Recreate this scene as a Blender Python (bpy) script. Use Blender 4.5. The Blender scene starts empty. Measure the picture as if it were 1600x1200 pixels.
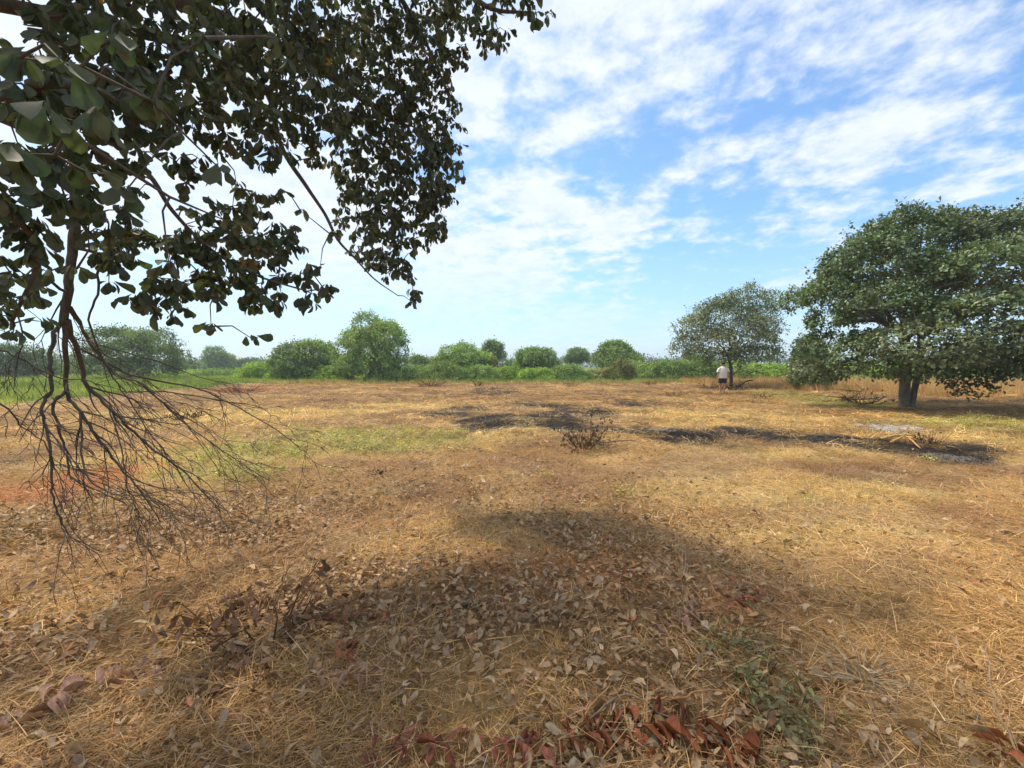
import bpy, math, random
import numpy as np
from mathutils import Vector, Matrix, Euler

R = math.radians
random.seed(7)
rng = np.random.default_rng(11)
sc = bpy.context.scene
COL = sc.collection

# ------------------------------------------------------------------ camera
F = 680.0; PITCH = math.atan(30 / F); CAMH = 1.6
cam_d = bpy.data.cameras.new('camera'); cam = bpy.data.objects.new('camera', cam_d); COL.objects.link(cam)
cam_d.sensor_width = 36; cam_d.lens = 36 * F / 1600; cam_d.clip_start = .05; cam_d.clip_end = 6000
cam.location = (0, 0, CAMH); cam.rotation_euler = (R(90) - PITCH, 0, 0)
sc.camera = cam

# ------------------------------------------------------------------ light
SUN_EL = R(61); SUN_DIR = Vector((-.80 * math.cos(SUN_EL), .60 * math.cos(SUN_EL), math.sin(SUN_EL)))
sun_d = bpy.data.lights.new('sun', 'SUN'); sun = bpy.data.objects.new('sun', sun_d); COL.objects.link(sun)
sun_d.energy = 2.05; sun_d.angle = R(4); sun_d.color = (1, .93, .80)
sun.location = (-40, 30, 90)
sun.rotation_euler = (-SUN_DIR).to_track_quat('-Z', 'Y').to_euler()

world = bpy.data.worlds.new('World'); sc.world = world; world.use_nodes = True
wn, wl = world.node_tree.nodes, world.node_tree.links
wn.clear()
def N(tree_nodes, typ, **kw):
    n = tree_nodes.new(typ)
    for k, v in kw.items(): setattr(n, k, v)
    return n
def build_sky():
    out = N(wn, 'ShaderNodeOutputWorld'); bg = N(wn, 'ShaderNodeBackground'); bg.inputs[1].default_value = .122
    sky = N(wn, 'ShaderNodeTexSky', sky_type='NISHITA'); sky.sun_disc = False
    sky.sun_elevation = SUN_EL; sky.sun_rotation = math.atan2(SUN_DIR.x, SUN_DIR.y)
    sky.air_density = 1.0; sky.dust_density = .6; sky.ozone_density = 1.6
    tc = N(wn, 'ShaderNodeTexCoord'); sep = N(wn, 'ShaderNodeSeparateXYZ'); wl.new(tc.outputs['Generated'], sep.inputs[0])
    def M(op, a, b=None, c=None, clamp=False):
        n = N(wn, 'ShaderNodeMath', operation=op); n.use_clamp = clamp
        for i, v in enumerate((a, b, c)):
            if v is None: continue
            if isinstance(v, (int, float)): n.inputs[i].default_value = v
            else: wl.new(v, n.inputs[i])
        return n.outputs[0]
    z = M('MAXIMUM', sep.outputs[2], 0.0); zz = M('ADD', z, .20)
    px = M('DIVIDE', sep.outputs[0], zz); py = M('DIVIDE', sep.outputs[1], zz)
    cmb = N(wn, 'ShaderNodeCombineXYZ'); wl.new(px, cmb.inputs[0]); wl.new(py, cmb.inputs[1])
    def noise(scale, detail, rough, off, lac=2.0, dist=0.0):
        mp = N(wn, 'ShaderNodeMapping'); mp.inputs['Location'].default_value = off
        mp.inputs['Rotation'].default_value = (0, 0, R(24)); wl.new(cmb.outputs[0], mp.inputs[0])
        mp.inputs['Scale'].default_value = (1.0, 1.0, 1.0)
        n = N(wn, 'ShaderNodeTexNoise'); wl.new(mp.outputs[0], n.inputs['Vector'])
        n.inputs['Scale'].default_value = scale; n.inputs['Detail'].default_value = detail
        n.inputs['Roughness'].default_value = rough; n.inputs['Lacunarity'].default_value = lac; n.inputs['Distortion'].default_value = dist
        return n.outputs[0]
    big = noise(.8, 3, .5, (3.1, 1.7, 0))
    mid = noise(3.3, 6, .56, (7.3, 2.2, 4), dist=.1)
    fine = noise(9.0, 6, .60, (1.3, 9.2, 2), dist=.15)
    # one cloud deck: cell clouds whose cover thins out towards +X
    thin = M('MULTIPLY', px, -.085)
    d = M('ADD', M('MULTIPLY', big, .95), M('ADD', M('MULTIPLY', mid, .95), M('MULTIPLY', fine, .62)))
    d = M('ADD', d, thin)
    dens = N(wn, 'ShaderNodeMapRange', interpolation_type='SMOOTHSTEP'); wl.new(d, dens.inputs[0])
    dens.inputs[1].default_value = 1.02; dens.inputs[2].default_value = 1.33; dens.inputs[3].default_value = .08; dens.inputs[4].default_value = .95
    # low milky band near the horizon
    hz = N(wn, 'ShaderNodeMapRange', interpolation_type='SMOOTHSTEP'); wl.new(z, hz.inputs[0])
    hz.inputs[1].default_value = .0; hz.inputs[2].default_value = .30; hz.inputs[3].default_value = .62; hz.inputs[4].default_value = 0
    lowc = N(wn, 'ShaderNodeMapRange', interpolation_type='SMOOTHSTEP'); wl.new(z, lowc.inputs[0])
    lowc.inputs[1].default_value = .05; lowc.inputs[2].default_value = .26; lowc.inputs[3].default_value = .28; lowc.inputs[4].default_value = .93
    cl = M('MULTIPLY', dens.outputs[0], lowc.outputs[0])
    mixh = N(wn, 'ShaderNodeMixRGB'); mixh.inputs[2].default_value = (2.35, 2.85, 3.6, 1)
    wl.new(hz.outputs[0], mixh.inputs[0]); 
    gain = N(wn, 'ShaderNodeMixRGB', blend_type='MULTIPLY'); gain.inputs[0].default_value = 1; gain.inputs[2].default_value = (.56, .75, .86, 1)
    wl.new(sky.outputs[0], gain.inputs[1]); wl.new(gain.outputs[0], mixh.inputs[1])
    # cloud colour: white where dense, greyer in thick cores
    core = N(wn, 'ShaderNodeMapRange'); wl.new(fine, core.inputs[0])
    core.inputs[1].default_value = .35; core.inputs[2].default_value = .7
    cc = N(wn, 'ShaderNodeMixRGB'); wl.new(core.outputs[0], cc.inputs[0])
    cc.inputs[1].default_value = (3.2, 3.5, 4.0, 1); cc.inputs[2].default_value = (3.95, 4.1, 4.3, 1)
    mixc = N(wn, 'ShaderNodeMixRGB'); wl.new(cl, mixc.inputs[0]); wl.new(mixh.outputs[0], mixc.inputs[1]); wl.new(cc.outputs[0], mixc.inputs[2])
    wl.new(mixc.outputs[0], bg.inputs[0]); wl.new(bg.outputs[0], out.inputs[0])
build_sky()

vs = sc.view_settings
vs.view_transform = 'Standard'; vs.look = 'None'; vs.exposure = 1.16; vs.gamma = 1.0; vs.use_curve_mapping = False
cy = sc.cycles
cy.max_bounces = 5; cy.diffuse_bounces = 3; cy.glossy_bounces = 2; cy.transmission_bounces = 3; cy.transparent_max_bounces = 4
cy.use_denoising = True; cy.caustics_reflective = False; cy.caustics_refractive = False; cy.sample_clamp_indirect = 6

# ------------------------------------------------------------------ helpers
def at(px, py, d):
    c = Vector(((px - 800) / F * d, (600 - py) / F * d, -d))
    return Matrix.Rotation(R(90) - PITCH, 3, 'X') @ c + Vector((0, 0, CAMH))
def gp(px, py):
    a = at(px, py, 1.0) - Vector((0, 0, CAMH))
    t = CAMH / -a.z
    return a.x * t, a.y * t
def hash2(ix, iy, s):
    h = (ix.astype(np.int64) * 374761393 + iy.astype(np.int64) * 668265263 + s * 1442695041) & 0x7fffffff
    h = (h ^ (h >> 13)) * 1274126177 & 0x7fffffff
    h = (h ^ (h >> 16)) & 0xffffff
    return h / float(0xffffff)
def vnoise(x, y, scale, seed=0, octs=3):
    x = np.asarray(x, float) * scale; y = np.asarray(y, float) * scale
    out = 0; amp = 1; tot = 0
    for o in range(octs):
        ix = np.floor(x); iy = np.floor(y); fx = x - ix; fy = y - iy
        fx = fx * fx * (3 - 2 * fx); fy = fy * fy * (3 - 2 * fy)
        s = seed * 17 + o
        v = (hash2(ix, iy, s) * (1 - fx) + hash2(ix + 1, iy, s) * fx) * (1 - fy) + (hash2(ix, iy + 1, s) * (1 - fx) + hash2(ix + 1, iy + 1, s) * fx) * fy
        out = out + v * amp; tot += amp; amp *= .5; x = x * 2.03 + 11.7; y = y * 2.03 + 5.1
    return out / tot
def sstep(a, b, v):
    t = np.clip((v - a) / (b - a), 0, 1); return t * t * (3 - 2 * t)
def gz(x, y):
    x = np.asarray(x, float); y = np.asarray(y, float)
    return (vnoise(x, y, .9, 3, 3) - .5) * .15 + (vnoise(x, y, .16, 5, 2) - .5) * .22 * sstep(3, 14, np.hypot(x, y))
def gz1(x, y): return float(gz(np.array([x]), np.array([y]))[0])

def mesh_np(name, V, faces, col=None, mats=(), smooth=False, cname='col'):
    """faces: list of int arrays (n,3) or (n,4); col: per-vertex rgb"""
    me = bpy.data.meshes.new(name)
    V = np.asarray(V, np.float32)
    faces = [np.asarray(f, np.int32) for f in faces if len(f)]
    me.vertices.add(len(V)); me.vertices.foreach_set('co', V.ravel())
    loops = np.concatenate([f.ravel() for f in faces]); tot = np.concatenate([np.full(len(f), f.shape[1], np.int32) for f in faces])
    me.loops.add(len(loops)); me.loops.foreach_set('vertex_index', loops)
    me.polygons.add(len(tot))
    st = np.zeros(len(tot), np.int32); st[1:] = np.cumsum(tot)[:-1]
    me.polygons.foreach_set('loop_start', st); me.polygons.foreach_set('loop_total', tot)
    if smooth: me.polygons.foreach_set('use_smooth', np.ones(len(tot), bool))
    if col is not None:
        a = me.attributes.new(cname, 'FLOAT_COLOR', 'POINT')
        c = np.ones((len(V), 4), np.float32); c[:, :3] = col; a.data.foreach_set('color', c.ravel())
    for m in mats: me.materials.append(m)
    me.update(calc_edges=True)
    return me
def link(name, data, parent=None, loc=None):
    o = bpy.data.objects.new(name, data); COL.objects.link(o)
    if parent is not None: o.parent = parent
    if loc is not None: o.location = loc
    return o
def tag(o, label=None, cat=None, group=None, kind=None):
    if label: o['label'] = label
    if cat: o['category'] = cat
    if group: o['group'] = group
    if kind: o['kind'] = kind
    return o

class MB:
    """collects pieces into one mesh"""
    def __init__(s): s.V = []; s.F = []; s.C = []; s.n = 0
    def add(s, V, fs, col=(1, 1, 1)):
        V = np.asarray(V, float).reshape(-1, 3)
        for f in fs: s.F.append(np.asarray(f, int) + s.n)
        s.V.append(V); c = np.asarray(col, float)
        s.C.append(np.broadcast_to(c, V.shape) if c.ndim == 1 else c); s.n += len(V)
    def tube(s, pts, rad, sides=6, col=(1, 1, 1), cap=True):
        P = np.asarray([tuple(p) for p in pts], float); n = len(P)
        rad = np.broadcast_to(np.asarray(rad, float), (n,))
        T = np.gradient(P, axis=0); T /= np.linalg.norm(T, axis=1)[:, None] + 1e-9
        ref = np.array([0.31, .17, .93]) if abs(T[0, 2]) < .8 else np.array([.95, .2, .1])
        A = np.cross(T, ref); A /= np.linalg.norm(A, axis=1)[:, None] + 1e-9; B = np.cross(T, A)
        th = np.arange(sides) * 2 * math.pi / sides
        V = P[:, None] + rad[:, None, None] * (np.cos(th)[None, :, None] * A[:, None] + np.sin(th)[None, :, None] * B[:, None])
        i = np.arange(n - 1)[:, None] * sides; j = np.arange(sides)[None]; k = (j + 1) % sides
        q = np.stack([i + j, i + k, i + sides + k, i + sides + j], -1).reshape(-1, 4)
        fs = [q]
        if cap and sides == 4: fs.append(np.array([[3, 2, 1, 0], [(n - 1) * 4 + a for a in range(4)]]))
        elif cap and sides == 3: fs.append(np.array([[2, 1, 0], [(n - 1) * 3 + a for a in range(3)]]))
        elif cap:
            V2 = V.reshape(-1, 3)
            tri0 = np.array([[0, (a + 2) % sides, a + 1] for a in range(sides - 2)]); b = (n - 1) * sides
            tri1 = np.array([[b, b + a + 1, b + a + 2] for a in range(sides - 2)])
            tri0 = np.array([[0, a + 2, a + 1] for a in range(sides - 2)])
            fs += [tri0, tri1]
        s.add(V.reshape(-1, 3), fs, col)
    def leaves(s, P, D, Nn, L, Wd, col, tmpl):
        TV, TF = tmpl
        P = np.asarray(P, float); D = np.asarray(D, float); Nn = np.asarray(Nn, float)
        D = D / (np.linalg.norm(D, axis=1)[:, None] + 1e-9)
        S = np.cross(Nn, D); S /= np.linalg.norm(S, axis=1)[:, None] + 1e-9
        Nn = np.cross(D, S); L = np.broadcast_to(L, (len(P),))[:, None, None]; Wd = np.broadcast_to(Wd, (len(P),))[:, None, None]
        V = P[:, None] + L * TV[None, :, :1] * D[:, None] + L * Wd * TV[None, :, 1:2] * S[:, None] + L * TV[None, :, 2:3] * Nn[:, None]
        k = len(TV); off = (np.arange(len(P)) * k)[:, None, None]
        c = np.repeat(np.broadcast_to(np.asarray(col, float), (len(P), 3)), k, axis=0)
        s.add(V.reshape(-1, 3), [(f[None] + off).reshape(-1, f.shape[1]) for f in TF], c)
    def mesh(s, name, mats, smooth=False):
        f3 = [f for f in s.F if f.shape[1] == 3]; f4 = [f for f in s.F if f.shape[1] == 4]
        fs = []
        if f3: fs.append(np.concatenate(f3))
        if f4: fs.append(np.concatenate(f4))
        return mesh_np(name, np.concatenate(s.V), fs, np.concatenate(s.C), mats, smooth)
    def build(s, name, mat, parent=None, smooth=False, loc=None):
        return link(name, s.mesh(name, [mat], smooth), parent, loc)

def leaf_tmpl(curl=.12, fold=.12, twist=0., stations=((0, .03), (.2, .3), (.45, .74), (.72, .98), (.9, .66), (1, .05))):
    """obovate leaf, length 1, half width scaled by W; quads either side of the midrib"""
    V = []
    for t, w in stations:
        z = -curl * t * t * 1.6 + curl * .5 * t
        for sgn in (-1, 0, 1):
            V.append((t, sgn * w * .5, z + fold * abs(sgn) * w * .5 + twist * sgn * w * t))
    n = len(stations)
    q = []
    for i in range(n - 1):
        for j in range(2):
            a = i * 3 + j; q.append((a, a + 1, a + 4, a + 3))
    return np.array(V), [np.array(q)]
T_HI = [leaf_tmpl(random.uniform(-.25, .5), random.uniform(.05, .5), random.uniform(-.25, .25)) for _ in range(10)]
T_5 = [leaf_tmpl(random.uniform(-.25, .5), random.uniform(.05, .5), random.uniform(-.25, .25), ((0, .03), (.3, .62), (.65, 1.0), (.9, .62), (1, .1))) for _ in range(10)]
T_MID = (np.array([(0, 0, 0), (.5, -.46, .04), (.82, -.40, .02), (1, 0, -.08), (.82, .40, .02), (.5, .46, .04), (.55, 0, -.03)]),
         [np.array([(0, 6, 1), (0, 5, 6)]), np.array([(1, 6, 3, 2), (6, 5, 4, 3)])])
T_LO = (np.array([(0, 0, 0), (.62, -.5, .07), (1, 0, -.06), (.62, .5, .07)]), [np.array([(0, 1, 2), (0, 2, 3)][0:0] + [(0, 2, 1), (0, 3, 2)])])

def rand_unit(n):
    v = rng.normal(size=(n, 3)); return v / np.linalg.norm(v, axis=1)[:, None]
def catmull(pts, k=5):
    P = [np.array(tuple(p), float) for p in pts]; P = [2 * P[0] - P[1]] + P + [2 * P[-1] - P[-2]]
    out = []
    for i in range(1, len(P) - 2):
        for t in np.linspace(0, 1, k, endpoint=False):
            a, b, c, d = P[i - 1:i + 3]
            out.append(.5 * ((2 * b) + (c - a) * t + (2 * a - 5 * b + 4 * c - d) * t * t + (3 * b - a - 3 * c + d) * t ** 3))
    out.append(P[-2]); return np.array(out)

# ------------------------------------------------------------------ materials
def new_mat(name):
    m = bpy.data.materials.new(name); m.use_nodes = True; nt = m.node_tree; nt.nodes.clear(); return m, nt.nodes, nt.links
def mix_col(n, l, a, b, fac, blend='MIX'):
    x = N(n, 'ShaderNodeMixRGB', blend_type=blend)
    for i, v in ((0, fac), (1, a), (2, b)):
        if isinstance(v, (int, float)): x.inputs[i].default_value = v
        elif isinstance(v, tuple): x.inputs[i].default_value = (*v, 1)
        else: l.new(v, x.inputs[i])
    return x.outputs[0]
def leaf_mat(name, trans=.28, rough=.45, inst=False, spec=.35, noise=14., under=None):
    m, n, l = new_mat(name)
    out = N(n, 'ShaderNodeOutputMaterial')
    at_ = N(n, 'ShaderNodeAttribute', attribute_name='col'); c = at_.outputs[0]
    if inst:
        ai = N(n, 'ShaderNodeAttribute', attribute_name='tint'); ai.attribute_type = 'INSTANCER'
        c = mix_col(n, l, c, ai.outputs[0], 1.0, 'MULTIPLY')
    if noise:
        nz = N(n, 'ShaderNodeTexNoise'); nz.inputs['Scale'].default_value = noise; nz.inputs['Detail'].default_value = 3
        g = N(n, 'ShaderNodeNewGeometry') ; l.new(g.outputs['Position'], nz.inputs['Vector'])
        mr = N(n, 'ShaderNodeMapRange'); l.new(nz.outputs[0], mr.inputs[0]); mr.inputs[1].default_value = .3; mr.inputs[2].default_value = .7
        mr.inputs[3].default_value = .72; mr.inputs[4].default_value = 1.25
        c = mix_col(n, l, c, mr.outputs[0], 1.0, 'MULTIPLY')
    if under:
        g2 = N(n, 'ShaderNodeNewGeometry'); c = mix_col(n, l, c, mix_col(n, l, c, under, .55), g2.outputs['Backfacing'])
    p = N(n, 'ShaderNodeBsdfPrincipled'); l.new(c, p.inputs['Base Color']); p.inputs['Roughness'].default_value = rough
    p.inputs['Specular IOR Level'].default_value = spec
    if trans > 0:
        t = N(n, 'ShaderNodeBsdfTranslucent'); l.new(mix_col(n, l, c, (1.3, 1.35, .6), 1.0, 'MULTIPLY'), t.inputs[0])
        mx = N(n, 'ShaderNodeMixShader'); mx.inputs[0].default_value = trans
        l.new(p.outputs[0], mx.inputs[1]); l.new(t.outputs[0], mx.inputs[2]); l.new(mx.outputs[0], out.inputs[0])
    else: l.new(p.outputs[0], out.inputs[0])
    return m
def solid_mat(name, a, b, scale=8., rough=.8, bump=.3, stretch=(1, 1, 1), spec=.25, attr=False, bdist=.01):
    m, n, l = new_mat(name)
    out = N(n, 'ShaderNodeOutputMaterial'); p = N(n, 'ShaderNodeBsdfPrincipled'); l.new(p.outputs[0], out.inputs[0])
    tc = N(n, 'ShaderNodeTexCoord'); mp = N(n, 'ShaderNodeMapping'); mp.inputs['Scale'].default_value = stretch; l.new(tc.outputs['Object'], mp.inputs[0])
    nz = N(n, 'ShaderNodeTexNoise'); nz.inputs['Scale'].default_value = scale; nz.inputs['Detail'].default_value = 6; nz.inputs['Roughness'].default_value = .65
    l.new(mp.outputs[0], nz.inputs['Vector'])
    mr = N(n, 'ShaderNodeMapRange'); l.new(nz.outputs[0], mr.inputs[0]); mr.inputs[1].default_value = .3; mr.inputs[2].default_value = .7
    c = mix_col(n, l, a, b, mr.outputs[0])
    if attr:
        at_ = N(n, 'ShaderNodeAttribute', attribute_name='col'); c = mix_col(n, l, c, at_.outputs[0], 1.0, 'MULTIPLY')
    l.new(c, p.inputs['Base Color']); p.inputs['Roughness'].default_value = rough; p.inputs['Specular IOR Level'].default_value = spec
    if bump:
        bp = N(n, 'ShaderNodeBump'); bp.inputs['Strength'].default_value = bump; bp.inputs['Distance'].default_value = bdist
        l.new(nz.outputs[0], bp.inputs['Height']); l.new(bp.outputs[0], p.inputs['Normal'])
    return m
M_LEAF = leaf_mat('tree_leaf', .25, .42, noise=9.)
M_NEAR = leaf_mat('overhang_leaf', .24, .6, spec=.2, noise=30., under=(.11, .10, .06))
M_FAR = leaf_mat('far_leaf', .30, .6, spec=.15, noise=1.2)
M_DRY = leaf_mat('dry_leaf', .10, .7, spec=.15, noise=45.)
M_GRASS = leaf_mat('dry_grass', .22, .65, inst=True, spec=.2, noise=0)
M_GREEN = leaf_mat('green_grass', .35, .55, inst=True, spec=.2, noise=0)
M_BARK = solid_mat('bark', (.10, .08, .062), (.23, .195, .155), 9, .9, .8, (1, 1, .35), bdist=.02)
M_BARKD = solid_mat('dark_bark', (.055, .043, .033), (.15, .12, .09), 22, .85, .6, (1, 1, .4), bdist=.006)
M_STICK = solid_mat('dry_wood', (.15, .11, .075), (.36, .29, .21), 30, .85, .5, bdist=.004, attr=True)

# ------------------------------------------------------------------ ground zones (all in metres on the ground)
def ell(px, py, rx, ry, grow_=1.04):
    x0, y0 = gp(px, py); ya = gp(px, py - ry)[1]; yb = gp(px, py + ry)[1]
    return (x0, (ya + yb) / 2, rx * y0 / F * grow_, (ya - yb) / 2 * grow_)
BURN = [ell(715, 645, 48, 10), ell(690, 651, 20, 3), ell(775, 664, 57, 13), ell(872, 659, 55, 14), ell(912, 645, 55, 12), ell(800, 648, 14, 3),
        ell(988, 630, 41, 7), ell(985, 674, 115, 8), ell(1072, 683, 74, 15), ell(1215, 684, 95, 17), ell(1320, 690, 95, 16), ell(1450, 702, 90, 12),
        ell(1490, 716, 60, 10), ell(1515, 697, 32, 6), ell(770, 612, 46, 6), ell(840, 632, 46, 6)]
GOLD = [ell(1130, 652, 150, 14), ell(835, 672, 75, 22), ell(760, 690, 60, 18), ell(1560, 690, 60, 18), ell(1230, 712, 100, 10), ell(1120, 775, 160, 22),
        ell(1380, 770, 160, 20), ell(600, 640, 130, 12), ell(180, 720, 120, 20), ell(350, 650, 200, 14), ell(1300, 840, 220, 20)]
LIME = [ell(560, 690, 170, 20), ell(420, 705, 120, 16), ell(330, 745, 120, 18), ell(1530, 668, 110, 12), ell(1330, 632, 80, 8), ell(1240, 620, 60, 6)]
RED = [ell(60, 770, 110, 32), ell(130, 745, 60, 18), ell(590, 815, 50, 6), ell(380, 612, 40, 5), ell(860, 880, 130, 40), ell(1180, 940, 120, 35), ell(1000, 900, 130, 30)]
def zone(E, x, y, soft=.45, seed=1, wob=.8):
    w = np.zeros_like(x)
    nx = (vnoise(x, y, .9, seed + 20, 3) - .5) * wob; ny = (vnoise(x, y, .9, seed + 30, 3) - .5) * wob
    for (cx, cy_, rx, ry) in E:
        r = np.hypot((x - cx) / rx + nx, (y - cy_) / ry + ny)
        w = np.maximum(w, 1 - sstep(1 - soft, 1 + soft * .6, r))
    return w
def lerp(a, b, t): return a + (b - a) * t[:, None]
def green_field(x, y):
    wob = (vnoise(x, y, .25, 61, 3) - .5) * 4
    left = sstep(-18.2, -20.5, x + wob + .10 * (y - 16)) * sstep(10, 15, y)
    back = sstep(36, 39.5, y + wob + .12 * np.clip(-x - 5, 0, 40) * 0)
    return np.maximum(left, back)
def tall_dry(x, y):
    wob = (vnoise(x, y, .3, 71, 3) - .5) * 3
    return sstep(0, 1.5, y + wob - 19.5 - np.clip(22 - x, 0, 20) * 1.25) * sstep(13.5, 15.5, x) * sstep(44, 39, y)
C = lambda *v: np.array(v, float)
def litter_w(x, y):
    w = sstep(2.8, -1.0, x - .15 * y) * .95 + .10
    w = w * (.25 + .9 * sstep(.36, .60, vnoise(x, y, 1.0, 55, 3)))
    return w * (1 - sstep(3.2, 7.0, y) * .85)
def field_tint(x, y, burn=1.0):
    n1 = vnoise(x, y, .35, 1, 4); n2 = vnoise(x, y, 1.1, 2, 3); n3 = vnoise(x, y, 3.3, 4, 2)
    base = np.tile(C(.60, .375, .145), (len(x), 1))
    base = lerp(base, C(.40, .225, .10), sstep(.44, .60, n1 * .6 + n2 * .4))
    base = lerp(base, C(.74, .50, .195), sstep(.52, .72, n2) * .6)
    base = lerp(base, C(.27, .22, .16), sstep(.55, .75, n3) * .45)
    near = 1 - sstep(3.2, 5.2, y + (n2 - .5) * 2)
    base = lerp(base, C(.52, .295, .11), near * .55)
    base = lerp(base, C(.33, .19, .095), litter_w(x, y) * .5)
    n5 = vnoise(x * .6, y * 1.2, .75, 12, 4); base = lerp(base, C(.30, .165, .08), sstep(.52, .66, n5) * .38 * sstep(4, 7, y))
    base = lerp(base, C(.48, .32, .165), sstep(.56, .70, vnoise(x * .7, y * 1.2, .5, 14, 4)) * .55)
    base = lerp(base, C(.68, .48, .19), zone(GOLD, x, y, .5, 5) * .6)
    base = lerp(base, C(.48, .42, .14), zone(LIME, x, y, .5, 6) * (.45 + .35 * n3))
    base = lerp(base, C(.52, .22, .08), zone(RED, x, y, .5, 7) * np.where(x < -3, .85, .45))
    base = lerp(base, C(.64, .42, .17), tall_dry(x, y) * .8)
    base = lerp(base, C(.016, .014, .014), burn * np.minimum(1, zone(BURN, x, y, .35, 8) * 1.25) * (.88 + .12 * n3))
    base = lerp(base, C(.16, .24, .045), green_field(x, y))
    return base

# ------------------------------------------------------------------ ground
def build_ground():
    a = 3.0; um = math.asinh(1900 / a)
    u = np.linspace(-um, um, 330); gx = a * np.sinh(u)
    v = np.linspace(-um, um, 330); gy = 7 + a * np.sinh(v)
    X, Y = np.meshgrid(gx, gy); x = X.ravel(); y = Y.ravel(); z = gz(x, y)
    far = sstep(60, 140, np.hypot(x, y)); z = z * (1 - far)
    col = field_tint(x, y) * .62
    col = lerp(col, C(.15, .19, .06), sstep(70, 160, np.hypot(x, y)))
    n = len(gx); i = (np.arange(n - 1)[:, None] * n + np.arange(n - 1)[None]).ravel()
    q = np.stack([i, i + 1, i + n + 1, i + n], -1)
    m, nn, l = new_mat('ground_soil')
    out = N(nn, 'ShaderNodeOutputMaterial'); p = N(nn, 'ShaderNodeBsdfPrincipled'); l.new(p.outputs[0], out.inputs[0])
    at_ = N(nn, 'ShaderNodeAttribute', attribute_name='col')
    g = N(nn, 'ShaderNodeNewGeometry')
    nz = N(nn, 'ShaderNodeTexNoise'); nz.inputs['Scale'].default_value = 26; nz.inputs['Detail'].default_value = 8; nz.inputs['Roughness'].default_value = .75
    l.new(g.outputs['Position'], nz.inputs['Vector'])
    mr = N(nn, 'ShaderNodeMapRange'); l.new(nz.outputs[0], mr.inputs[0]); mr.inputs[1].default_value = .3; mr.inputs[2].default_value = .7; mr.inputs[3].default_value = .5; mr.inputs[4].default_value = 1.45
    l.new(mix_col(nn, l, at_.outputs[0], mr.outputs[0], 1.0, 'MULTIPLY'), p.inputs['Base Color'])
    p.inputs['Roughness'].default_value = .95; p.inputs['Specular IOR Level'].default_value = .1
    bp = N(nn, 'ShaderNodeBump'); bp.inputs['Strength'].default_value = .7; bp.inputs['Distance'].default_value = .02
    l.new(nz.outputs[0], bp.inputs['Height']); l.new(bp.outputs[0], p.inputs['Normal'])
    o = link('ground', mesh_np('ground', np.stack([x, y, z], -1), [q], col, [m], True)); tag(o, kind='structure')
    return o
ground = build_ground()

# ------------------------------------------------------------------ scattered grass (uncountable)
def clump_collection(name, makers, mat):
    c = bpy.data.collections.new(name)
    for i, mk in enumerate(makers):
        mb = MB(); mk(mb)
        o = bpy.data.objects.new('%s_%02d' % (name, i), mb.mesh(name, [mat])); c.objects.link(o)
    return c
def blades(mb, P, D, L, W, col, bend=.3, segs=3):
    """strips that start at P along D and sag"""
    n = len(P); D = D / np.linalg.norm(D, axis=1)[:, None]
    S = np.cross(D, np.tile([0, 0, 1.], (n, 1)) + rng.normal(size=(n, 3)) * .25); S /= np.linalg.norm(S, axis=1)[:, None] + 1e-9
    rows = []
    bend = np.broadcast_to(bend, (n,))
    side = rng.normal(size=(n, 1)) * .12
    for k in range(segs + 1):
        t = k / segs
        c = P + D * (L * t)[:, None] + np.array([0, 0, -1.]) * (L * bend * t * t)[:, None] + S * side * (L * t * t)[:, None]
        c[:, 2] = np.maximum(c[:, 2], .002)
        w = (W * (1 - t * .85) * .5)[:, None]
        rows.append(np.stack([c - S * w, c + S * w], 1))
    V = np.stack(rows, 1).reshape(n, -1, 3); k = V.shape[1]
    q = np.array([(2 * i, 2 * i + 1, 2 * i + 3, 2 * i + 2) for i in range(segs)])
    off = (np.arange(n) * k)[:, None, None]
    mb.add(V.reshape(-1, 3), [(q[None] + off).reshape(-1, 4)], np.repeat(col, k, axis=0))
def blade_col(n, var=.35, pale=.12):
    b = 1 + rng.normal(size=(n, 1)) * var; b = np.clip(b, .35, 1.9)
    c = np.concatenate([b * (1 + rng.normal(size=(n, 1)) * .05), b, b * (1 + rng.normal(size=(n, 1)) * .12)], 1)
    pk = rng.random(n) < pale; c[pk] = c[pk] * C(1.25, 1.4, 1.75)
    return c
def mk_thatch(r=.24, n=95, lmin=.05, lmax=.22, w=.0026, hmax=.035, sprig=.2):
    def f(mb):
        rr = r * np.sqrt(rng.random(n)); th = rng.random(n) * 6.283
        P = np.stack([rr * np.cos(th), rr * np.sin(th), rng.random(n) ** 1.6 * hmax + .004], -1)
        main = rng.random() * 6.283
        a = np.where(rng.random(n) < .5, main + rng.normal(size=n) * .5, rng.random(n) * 6.283)
        up = np.where(rng.random(n) < sprig, rng.random(n) * .9, rng.normal(size=n) * .10)
        D = np.stack([np.cos(a), np.sin(a), up], -1)
        L = lmin + (lmax - lmin) * rng.random(n) ** 1.8
        blades(mb, P, D, L, w * (.6 + .9 * rng.random(n)), blade_col(n), rng.random(n) * .25)
    return f
def mk_tuft(n=34, h=.16, r=.07, w=.0035, lean=.55):
    def f(mb):
        rr = r * np.sqrt(rng.random(n)); th = rng.random(n) * 6.283
        P = np.stack([rr * np.cos(th), rr * np.sin(th), np.zeros(n)], -1)
        a = rng.random(n) * 6.283; s = np.abs(rng.normal(size=n)) * lean
        D = np.stack([np.cos(a) * s, np.sin(a) * s, np.ones(n)], -1)
        blades(mb, P, D, h * (.45 + .75 * rng.random(n)), w * (.7 + .7 * rng.random(n)), blade_col(n, .28), .15 + .5 * rng.random(n))
    return f
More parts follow.
